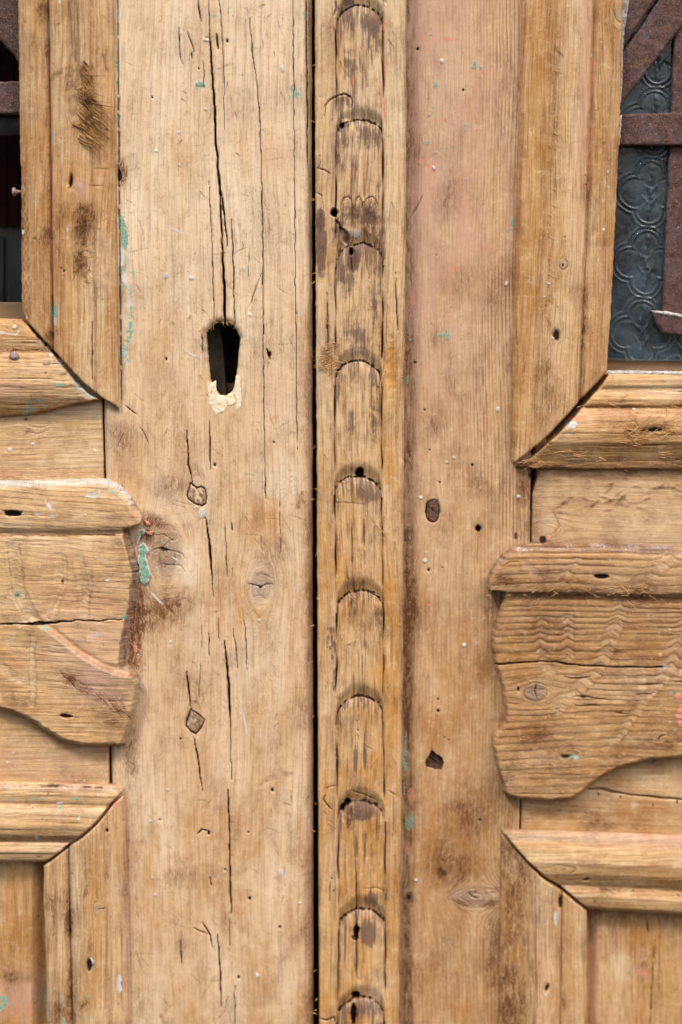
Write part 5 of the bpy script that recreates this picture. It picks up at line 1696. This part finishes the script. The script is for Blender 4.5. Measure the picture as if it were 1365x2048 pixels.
def low_cross_r(p):
    x, y = p.x, p.y
    yt = smp(x, [(1000, 1660), (1365, 1672), (R0, 1681)])
    yb = smp(x, [(1175, 1818), (1365, 1830), (R0, 1845)])
    s = (y - yt) / (yb - yt)
    p.grain('h', 149, [(1115, 1730, 30, 10)], .7, 10, .3, relief=.5)
    p.h += prof(s, [(0, 2), (.03, 10), (.1, 13), (.2, 17), (.35, 20), (.5, 17), (.62, 10), (.68, 6), (.72, 8), (.8, 11), (.88, 9), (.94, 7), (1, 1)], 3)
    rnd(p, 3)
    p.add('grey', .75 * sst(.14, .04, s))
    p.add('white', .25 * sst(.12, .04, s) * np.clip(.7 + perlin(x / 60, y / 10, 3), 0, 1.2))
    p.add('pink', .5 * sst(.2, .06, s) * sst(1050, 1250, x))
    p.add('salmon', .7 * np.exp(-((s - .012) / .02) ** 2) * np.clip(perlin(x / 20, x * 0, 3) + .3, 0, 1))
    p.add('pale', .5 * np.exp(-((s - .28) / .1) ** 2) + .4 * np.exp(-((s - .8) / .07) ** 2))
    p.add('warm', .3 + .3 * np.exp(-((s - .55) / .1) ** 2))
    p.add('brown', .55 * np.exp(-((s - .68) / .06) ** 2) + .25 * np.exp(-((s - .55) / .06) ** 2))
    p.add('dark', .75 * np.exp(-((s - .70) / .025) ** 2) * np.clip(perlin(x / 12, x * 0, 3) + .5, 0, 1) * sst(1170, 1200, x) * sst(1300, 1260, x))
    p.blob('dark', 1170, 1754, 10, 4, .9, .6, -.2, h=-3)
    p.line([(1080, 1730), (1110, 1722), (1148, 1728), (1140, 1740), (1110, 1742)], 2.4, 1, 'brown', .7)
    p.checks(40, 'h', None, (25, 120), (1.2, 2), 1.2, .45, 119)
    p.specks(20, 'brown', (1.2, 3), None, .9, -1, seed=152)


sheet('moulding', [rough([(1005, 1660), (1120, 1663), (1250, 1667), (1365, 1672), (R0, 1681), (R0, 1845), (1365, 1830), (1260, 1824), (1180, 1819), (1160, 1803), (1140, 1785), (1118, 1768), (1090, 1750), (1062, 1724), (1034, 1694)], .9, 8, 17)],
      -30, low_cross_r, M_mould, RIGHT, 50)


def low_up_r(p):
    x, y = p.x, p.y
    xl, xr = smp(y, [(1660, 1002), (B0, 992)]), smp(y, [(1810, 1176), (2048, 1172), (B0, 1170)])
    s = (x - xl) / (xr - xl)
    p.grain('v', 151, [(1090, 1970, 8, 12)], 1., 12, .35, relief=.5)
    p.h += prof(s, [(0, 0), (.05, 4), (.2, 10), (.35, 15), (.5, 19), (.62, 17), (.68, 12), (.70, 6), (.73, 9), (.82, 12), (.88, 8), (.93, 9), (1, 2)], 3)
    rnd(p, 3)
    p.add('brown', 1.05 * sst(.48, .18, s) * np.clip(.85 + 1.1 * fbm(x / 18, y / 70, 3, 3), 0, 1.3) * (.75 + .3 * sst(1750, 2000, y)))
    p.add('warm', .4)
    p.add('purple', .5 * np.exp(-((s - .4) / .06) ** 2) * sst(1780, 1830, y))
    p.add('pale', .35 * np.exp(-((s - .55) / .08) ** 2) + .3 * np.exp(-((s - .9) / .05) ** 2))
    p.add('dark', .6 * np.exp(-((s - .70) / .02) ** 2) + .6 * sst(.02, .0, s))
    p.add('salmon', .5 * np.exp(-((s - .87) / .02) ** 2) * np.clip(.4 + perlin(y / 40, x * 0, 3), 0, 1))
    p.blob([('white', .6), ('purple', .3), ('grey', .6)], 1109, 1830, 7, 22, 1, .6)
    p.blob([('dark', .9)], 1118, 1796, 6, 16, 1, .6, h=-3)
    p.blob([('dark', .9), ('brown', .5)], 1091, 1968, 5, 11, 1, .6, .3, h=-4)
    p.blob([('white', .7)], 1088, 1980, 4, 5, 1, .6)
    p.blob([('brown', .8)], 1126, 2000, 7, 24, 1, .7)
    p.blob([('warm', 1), ('brown', -.4)], 1032, 1900, 12, 30, 1, .8)
    p.blob([('warm', 1), ('brown', -.3)], 1010, 1860, 7, 34, 1, .8)
    p.checks(30, 'v', None, (25, 110), (1.2, 2), 1.2, .45, 129)


sheet('moulding', [rough([(1002, 1666), (1030, 1698), (1058, 1728), (1086, 1754), (1114, 1773), (1136, 1790), (1156, 1807), (1174, 1822), (1174, 1900), (1172, 2048), (1170, B0), (992, B0), (996, 2048), (1000, 1850)], .9, 8, 18)], -30,
      low_up_r, M_mould, RIGHT, 50)


def panel_r(p):
    x, y = p.x, p.y
    p.grain('v', 157, [], .7, 16, .35, relief=.5)
    p.h += -12 * sst(1202, 1176, x) - 10 * sst(1862, 1830, y)
    p.add('warm', .5)
    p.add('pink', .5 * np.exp(-((x - 1190) / 10) ** 2) + .3 * np.clip(fbm(x / 40, y / 60, 3, 6), 0, 1))
    p.add('brown', .4 * np.clip(fbm(x / 40, y / 70, 3, 7) + .15, 0, 1) + .3 * sst(1900, 1840, y))
    p.blob([('purple', .6), ('white', .3)], 1182, 1850, 9, 40, 1, .7)
    p.blob([('salmon', .4)], 1182, 1990, 6, 30, 1, .7)
    p.blob([('salmon', .55), ('pink', .6)], 1285, 1945, 26, 14, 1, .8, .4)
    p.blob([('pale', .7)], 1240, 1935, 40, 40, 1, .8)
    p.line([(1310, 1880), (1306, 1950), (1300, 2060)], 4, 4, [('dark', .75)], 1, brk=.2)
    p.line([(1320, 1825), (1318, 2000)], 5, 2, [('brown', .6)], 1)
    p.line([(1295, 1846), (1298, 1866)], 5, 4, 'dark', .8)
    p.checks(24, 'v', None, (30, 140), (1.2, 2.2), 1.2, .5, 139)


sheet('panel', [[(1150, 1790), (R0, 1800), (R0, B0), (1150, B0)]], -58, panel_r, M_mould, RIGHT, 26)

# ---------------------------------------------------------------- window of the right leaf
GR = bpy.data.objects.new('iron_grille', None)
COL.objects.link(GR)
GR.parent = RIGHT
rough_bar('iron_bar', [(1225, -90), (1370, -90), (1312, 0), (1276, 52), (1243, 100), (1225, 112)], -44, 12, GR, 13)
rough_bar('iron_bar', [(1325, -60), (1440, -60), (1440, -24), (1366, 52), (1310, 124), (1270, 176), (1238, 214), (1225, 216), (1225, 126), (1248, 102), (1282, 54), (1318, 0)], -48, 12, GR, 14)
rough_bar('iron_bar', [(1225, 228), (1300, 227), (1365, 224), (R0, 222), (R0, 290), (1365, 291), (1225, 291)], -42, 14, GR, 15)
rough_bar('iron_bar', [(1358, -60), (1410, -60), (1405, 300), (1395, 640), (1326, 640), (1332, 480), (1340, 300), (1350, 70)], -54, 12, GR, 16)
rough_bar('iron_bar', [(1303, 622), (1330, 624), (1365, 630), (R0, 634), (R0, 672), (1365, 670), (1326, 667), (1316, 650)], -38, 20, GR, 17)


# worn white putty along the rebate and on the bar tops
def putty(poly, d, thick, seed):
    def fn(p):
        p.h += 2.0 * fbm(p.x / 10, p.y / 10, 3, seed)
        rnd(p, 3)
    return sheet('putty', [rough(poly, 1.6, 4, seed, 7)], d, fn, M_putty, RIGHT, thick, step=2.2, edge=6)


putty([(1236, -60), (1258, -60), (1260, 0), (1256, 30), (1250, 60), (1247, 100), (1246, 160), (1243, 205), (1236, 214), (1230, 210)], -41, 10, 3)
putty([(1228, 230), (1245, 230), (1243, 260), (1240, 290), (1228, 292)], -38, 10, 4)
putty([(1303, 620.5), (1330, 622.5), (1366, 628.5), (1420, 632), (1420, 637), (1366, 636), (1330, 631), (1310, 627)], -36, 20, 5)
putty([(1206, 741), (1365, 743), (1430, 744), (1430, 752), (1365, 751), (1206, 750)], -32, 16, 6)


def glass(p):
    x, y = p.x, p.y
    # moulded pattern: stacked lobed rings with a stem of beads
    def ring(cx, cy, r, w=5.0, amp=3.4):
        d = np.abs(np.hypot(x - cx, y - cy) - r)
        return amp * np.exp(-(d / w) ** 2)
    H = np.zeros_like(x)
    x = x + 2.0 * perlin(x / 40, y / 40, 51)
    y = y + 2.5 * perlin(x / 40, y / 40, 52)
    for cy in (-35, 105, 245, 385, 525, 665):
        for ox in (0, 136, 272):
            cx = 1300 - (cy - 385) * .06 + ox
            d = np.full_like(x, 1e3)
            for (qx, qy, qr) in ((2, -36, 27), (-31, 1, 31), (31, 1, 31), (-1, 37, 26)):
                d = np.minimum(d, np.hypot(x - cx - qx, y - cy - qy) - qr)
            H += 2.6 * np.exp(-(d / 2.2) ** 2) + 1.5 * np.exp(-((d - 9) / 2.0) ** 2) + 1.2 * sst(2, -10, d)
            for b in range(-4, 5):
                H += 2.6 * np.exp(-(((x - cx - 4 * math.sin(b * 1.3)) / 3.0) ** 2 + ((y - cy - b * 12) / 6.5) ** 2))
            for sg in (-1, 1):
                for ky in (-12, 16):
                    u_ = (x - cx - sg * 9) + sg * .6 * (y - cy - ky)
                    H += 1.7 * np.exp(-((u_ / 2.4) ** 2 + ((y - cy - ky) / 8) ** 2))
            d3 = np.hypot((x - cx - 68) / 1.0, (y - cy - 70) / 1.4)
            H += 1.3 * np.exp(-((d3 - 16) / 2.2) ** 2) + 1.3 * np.exp(-(d3 / 5) ** 2)
    p.h += H + .35 * fbm(x / 16, y / 16, 3, 5)


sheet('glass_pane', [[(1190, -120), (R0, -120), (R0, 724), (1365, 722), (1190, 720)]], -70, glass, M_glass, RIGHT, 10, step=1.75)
slab('glazing_bead', [(1190, 716), (R0, 722), (R0, 766), (1190, 760)], -78, 30, M_dwood, RIGHT)


# ---------------------------------------------------------------- torn wood fibres and flakes
def strands(name, items, mat, parent, wid=(1.0, 2.2), seed=0, seg=4):
    """Curved slivers of torn wood, three-sided and tapering; items: (x, y, angle, length, d, lift)."""
    g = random.Random(seed)
    V, Fc = [], []
    X, Y, Dp = [], [], []
    for (x, y, an, L, d, lift) in items:
        w = g.uniform(*wid)
        cur = g.uniform(-.35, .35)
        b = len(X)
        a = an
        px, py = x, y
        for k in range(seg + 1):
            t = k / seg
            ww = w * (1 - .85 * t) * .5 + .12
            nx_, ny_ = -math.sin(a), math.cos(a)
            dd = d + lift * math.sin(t * 1.9) + .4
            X += [px + nx_ * ww, px - nx_ * ww, px]
            Y += [py + ny_ * ww, py - ny_ * ww, py]
            Dp += [dd, dd, dd + ww * 1.2]
            px += math.cos(a) * L / seg
            py += math.sin(a) * L / seg
            a += cur / seg * 2
        for k in range(seg):
            o = b + 3 * k
            Fc += [(o, o + 3, o + 5, o + 2), (o + 2, o + 5, o + 4, o + 1), (o + 1, o + 4, o + 3, o)]
    P = W(np.array(X), np.array(Y), 10.0)
    P[:, 1] = -np.array(Dp) * S
    return mesh_obj(name, P, Fc, mat, parent, True, stuff=True)


g = random.Random(3)
big = []
for k in range(60):
    t = g.random()
    big.append((146 + 44 * g.random(), 196 + 66 * t, math.radians(g.gauss(44, 13)), g.uniform(26, 70), g.uniform(26.5, 29), g.uniform(.5, 3.5)))
for k in range(40):
    big.append((152 + 30 * g.random(), 122 + 60 * g.random(), math.radians(g.gauss(62, 18)), g.uniform(16, 44), g.uniform(29, 31), g.uniform(.3, 2)))
for k in range(16):
    big.append((150 + 40 * g.random(), 180 + 20 * g.random(), math.radians(g.uniform(-15, 20)), g.uniform(12, 26), g.uniform(29.5, 31), g.uniform(.3, 1.2)))
for k in range(8):
    big.append((158 + 20 * g.random(), 272 + 14 * g.random(), math.radians(g.uniform(25, 60)), g.uniform(20, 42), g.uniform(30, 34), g.uniform(2, 6)))
for k in range(6):
    big.append((158 + 10 * g.random(), 248 + 14 * g.random(), math.radians(g.uniform(150, 200)), g.uniform(14, 26), g.uniform(31, 34), g.uniform(1, 4)))
strands('wood_fibres', big, M_fib, mo_u, (1.6, 4.4), 4, 6)
tuft = []
for k in range(170):
    yy = g.choice([440, 445, 450, 475, 485, 530, 545])
    tuft.append((168 + g.gauss(0, 15), yy + g.gauss(0, 18), g.uniform(0, 6.3), g.uniform(8, 22), g.uniform(29, 31.5), g.uniform(.3, 2.2)))
strands('wood_fibres', tuft, M_fib, mo_u, (.8, 1.6), 5)
fz = []
for k in range(120):
    yy = g.uniform(0, 900)
    u = g.choice([.34, .34, .30, .76, .8, .9])
    xx = 1046 - yy * .026 + u * 198 + g.gauss(0, 6)
    if yy > 740 + (1213 - xx):
        continue
    fz.append((xx, yy, g.gauss(1.4, .7), g.uniform(6, 22), 3 - 8 * abs(u - .5), g.uniform(.5, 3)))
strands('wood_fibres', fz, M_fibp, mr_u, (.8, 1.6), 6)
fz = []
for k in range(60):
    fz.append((g.uniform(1060, 1380), g.choice([812, 900, 905, 928]) + g.gauss(0, 8), g.choice([.15, -.2, .3, 3.3]) + g.gauss(0, .22), g.uniform(8, 30), g.uniform(-8, -4), g.uniform(.3, 2)))
for k in range(60):
    fz.append((g.uniform(1255, 1350), 860 + g.gauss(0, 16), g.choice([-.5, .3, -1.2, 3.3]) + g.gauss(0, .4), g.uniform(14, 44), g.uniform(1, 4), g.uniform(1, 5)))
for k in range(16):
    fz.append((g.uniform(1036, 1080), 930 + g.gauss(0, 6), g.gauss(-.3, .4), g.uniform(10, 30), g.uniform(-12, -6), g.uniform(1, 4)))
strands('wood_fibres', fz, M_fibp, mr_c, (.8, 1.9), 7)
fz = []
for k in range(80):
    fz.append((g.uniform(980, 1300), 1178 + g.gauss(0, 9), g.choice([.2, 2.9, -.3, .1]) + g.gauss(0, .35), g.uniform(8, 24), g.uniform(2, 6), g.uniform(.3, 2.4)))
for k in range(60):
    fz.append((g.uniform(1000, 1370), g.uniform(1110, 1590), g.gauss(0, .8), g.uniform(6, 18), g.uniform(-2, 0), g.uniform(.3, 1.5)))
strands('wood_fibres', fz, M_fibp, RIGHT, (.7, 1.5), 8)
fz = []
for k in range(60):
    fz.append((g.uniform(640, 672), 715 + g.gauss(0, 14), g.uniform(-.8, .8) + g.choice([0, 3.1]), g.uniform(8, 28), g.uniform(9, 12), g.uniform(1, 4)))
for k in range(22):
    fz.append((630 + g.uniform(-3, 8), g.uniform(0, 2048), g.choice([3.0, 2.4, 3.7]), g.uniform(4, 12), g.uniform(6, 9), g.uniform(0, 2)))
for k in range(60):
    fz.append((g.uniform(645, 800), g.uniform(20, 2040), g.gauss(1.5, .8), g.uniform(8, 26), g.uniform(8, 11), g.uniform(.5, 2)))
for q in [(655, 530, -1.35, 60), (664, 525, -1.2, 50), (695, 625, -.5, 36), (756, 850, -.6, 50), (752, 1050, .7, 44), (755, 1060, .9, 36), (700, 1190, .9, 22), (770, 740, 1.9, 60), (776, 720, -.7, 20)]:
    fz.append((*q, 10, 3))
strands('wood_fibres', fz, M_fibp, RIGHT, (.9, 2.2), 9)
fz = []
for k in range(110):
    fz.append((g.uniform(250, 600), g.uniform(0, 2048), g.gauss(1.5, .7), g.uniform(6, 20), g.uniform(-.5, 1.5), g.uniform(.3, 1.6)))
for k in range(24):
    a = g.uniform(0, 6.28)
    fz.append((446 + 34 * math.cos(a), 668 - 24 * abs(math.sin(a)), g.uniform(0, 6.28), g.uniform(4, 11), .8, g.uniform(.5, 2)))
for k in range(40):
    fz.append((g.uniform(0, 95), 700 + g.gauss(0, 6), g.gauss(0, .9), g.uniform(6, 20), 10, g.uniform(1, 4)))
for k in range(20):
    fz.append((g.uniform(590, 612), g.uniform(980, 1010), g.gauss(1.4, .4), g.uniform(8, 24), 0, 1.5))
strands('wood_fibres', fz, M_fibp, LEFT, (.8, 1.6), 10)


def flake(poly, d, seed, green=1.2, salmon=0.0, white=0.0, parent=LEFT):
    def fn(p):
        p.grain('v', seed, [], 1, 12, .1)
        p.h *= .3
        p.h += 2.2 * fbm(p.x / 9, p.y / 9, 3, seed) + 1.0
        e = np.clip(1 - p.ed / 4.5, 0, 1)
        p.add('green', green * (1 - .9 * e))
        p.add('white', white + .95 * e * (green > .5))
        p.add('salmon', salmon)
        rnd(p, 2, .7)
    return sheet('paint_flake', [rough(poly, 1.6, 3, seed, 6)], d, fn, M_stile, parent, 6, step=1.5, edge=8)


flake([(276, 1094), (286, 1084), (292, 1090), (300, 1102), (292, 1108), (294, 1120), (298, 1132), (302, 1150), (299, 1162), (290, 1170), (282, 1164), (277, 1148), (280, 1138), (275, 1120), (279, 1108)], 4, 3)
flake([(273, 1076), (278, 1060), (288, 1058), (292, 1064), (282, 1072), (278, 1086), (273, 1090)], 3, 4)
flake([(288, 1040), (298, 1044), (302, 1050), (292, 1052)], 3, 7, 0, 1.2)
flake([(292, 1062), (308, 1062), (304, 1070), (294, 1070)], 3, 8, .1, 1.1)
flake([(278, 1362), (285, 1364), (284, 1376), (279, 1378)], 4, 9, 0, 0, 1.2)


# =========================================================== what stands behind
WALL = thing('brick_wall', 'dark wall of ribbed red clay bricks and grey concrete behind the door openings', 'wall')


def box(name, x0, x1, y0, y1, d0, thick, mat, parent, ribs=0):
    if not ribs:
        return slab(name, [(x0, y0), (x1, y0), (x1, y1), (x0, y1)], d0, thick, mat, parent)
    # a ribbed face: vertical flutes pressed in the clay
    xs, ds = [], []
    n = ribs
    for k in range(n):
        a = x0 + (x1 - x0) * k / n
        w = (x1 - x0) / n
        xs += [a, a + w * .45, a + w * .55, a + w * .95]
        ds += [0, 0, -7, -7]
    xs.append(x1)
    ds.append(-7)
    N = len(xs)
    P = np.concatenate([W(np.array(xs), np.full(N, float(y0)), d0), W(np.array(xs), np.full(N, float(y1)), d0)])
    P[:, 1] = -(d0 + np.array(ds + ds)) * S
    B = P[[0, N - 1, N, 2 * N - 1]].copy()
    B[:, 1] = -(d0 - thick) * S
    V = np.concatenate([P, B])
    Fc = [(k, N + k, N + k + 1, k + 1) for k in range(N - 1)]
    b = 2 * N
    Fc += [tuple(range(N)) + (b + 1, b), tuple(range(2 * N - 1, N - 1, -1)) + (b + 2, b + 3), (0, b, b + 2, N), (N - 1, 2 * N - 1, b + 3, b + 1), (b, b + 1, b + 3, b + 2)]
    return mesh_obj(name, V, Fc, mat, parent)


DB = -330
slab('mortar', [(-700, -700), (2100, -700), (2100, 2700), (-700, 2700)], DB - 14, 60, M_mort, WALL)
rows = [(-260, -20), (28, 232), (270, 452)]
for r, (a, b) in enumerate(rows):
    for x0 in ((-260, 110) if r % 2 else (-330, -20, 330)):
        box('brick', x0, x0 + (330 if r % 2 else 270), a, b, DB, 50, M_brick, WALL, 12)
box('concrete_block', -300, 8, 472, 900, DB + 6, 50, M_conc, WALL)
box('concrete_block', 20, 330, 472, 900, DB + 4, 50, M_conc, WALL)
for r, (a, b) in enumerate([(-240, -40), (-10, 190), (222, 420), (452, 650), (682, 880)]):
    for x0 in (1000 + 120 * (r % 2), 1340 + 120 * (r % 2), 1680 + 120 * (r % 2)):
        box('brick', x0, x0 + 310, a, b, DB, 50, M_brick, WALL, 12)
# unseen slabs added to keep sky light from leaking in behind the leaves
BAFFLES = thing('wall', 'unseen added reveal of the doorway around the leaves', 'wall', 'structure')
slab('baffle', [(L0 - 60, T0 - 60), (L0 - 6, T0 - 60), (L0 - 6, B0 + 60), (L0 - 60, B0 + 60)], 30, 420, M_mort, BAFFLES)
slab('baffle', [(R0 + 6, T0 - 60), (R0 + 60, T0 - 60), (R0 + 60, B0 + 60), (R0 + 6, B0 + 60)], 30, 420, M_mort, BAFFLES)
slab('top_baffle', [(L0 - 6, T0 - 60), (R0 + 6, T0 - 60), (R0 + 6, T0 - 6), (L0 - 6, T0 - 6)], 30, 420, M_mort, BAFFLES)
slab('foot_baffle', [(L0 - 6, B0 + 6), (R0 + 6, B0 + 6), (R0 + 6, B0 + 60), (L0 - 6, B0 + 60)], 30, 420, M_mort, BAFFLES)
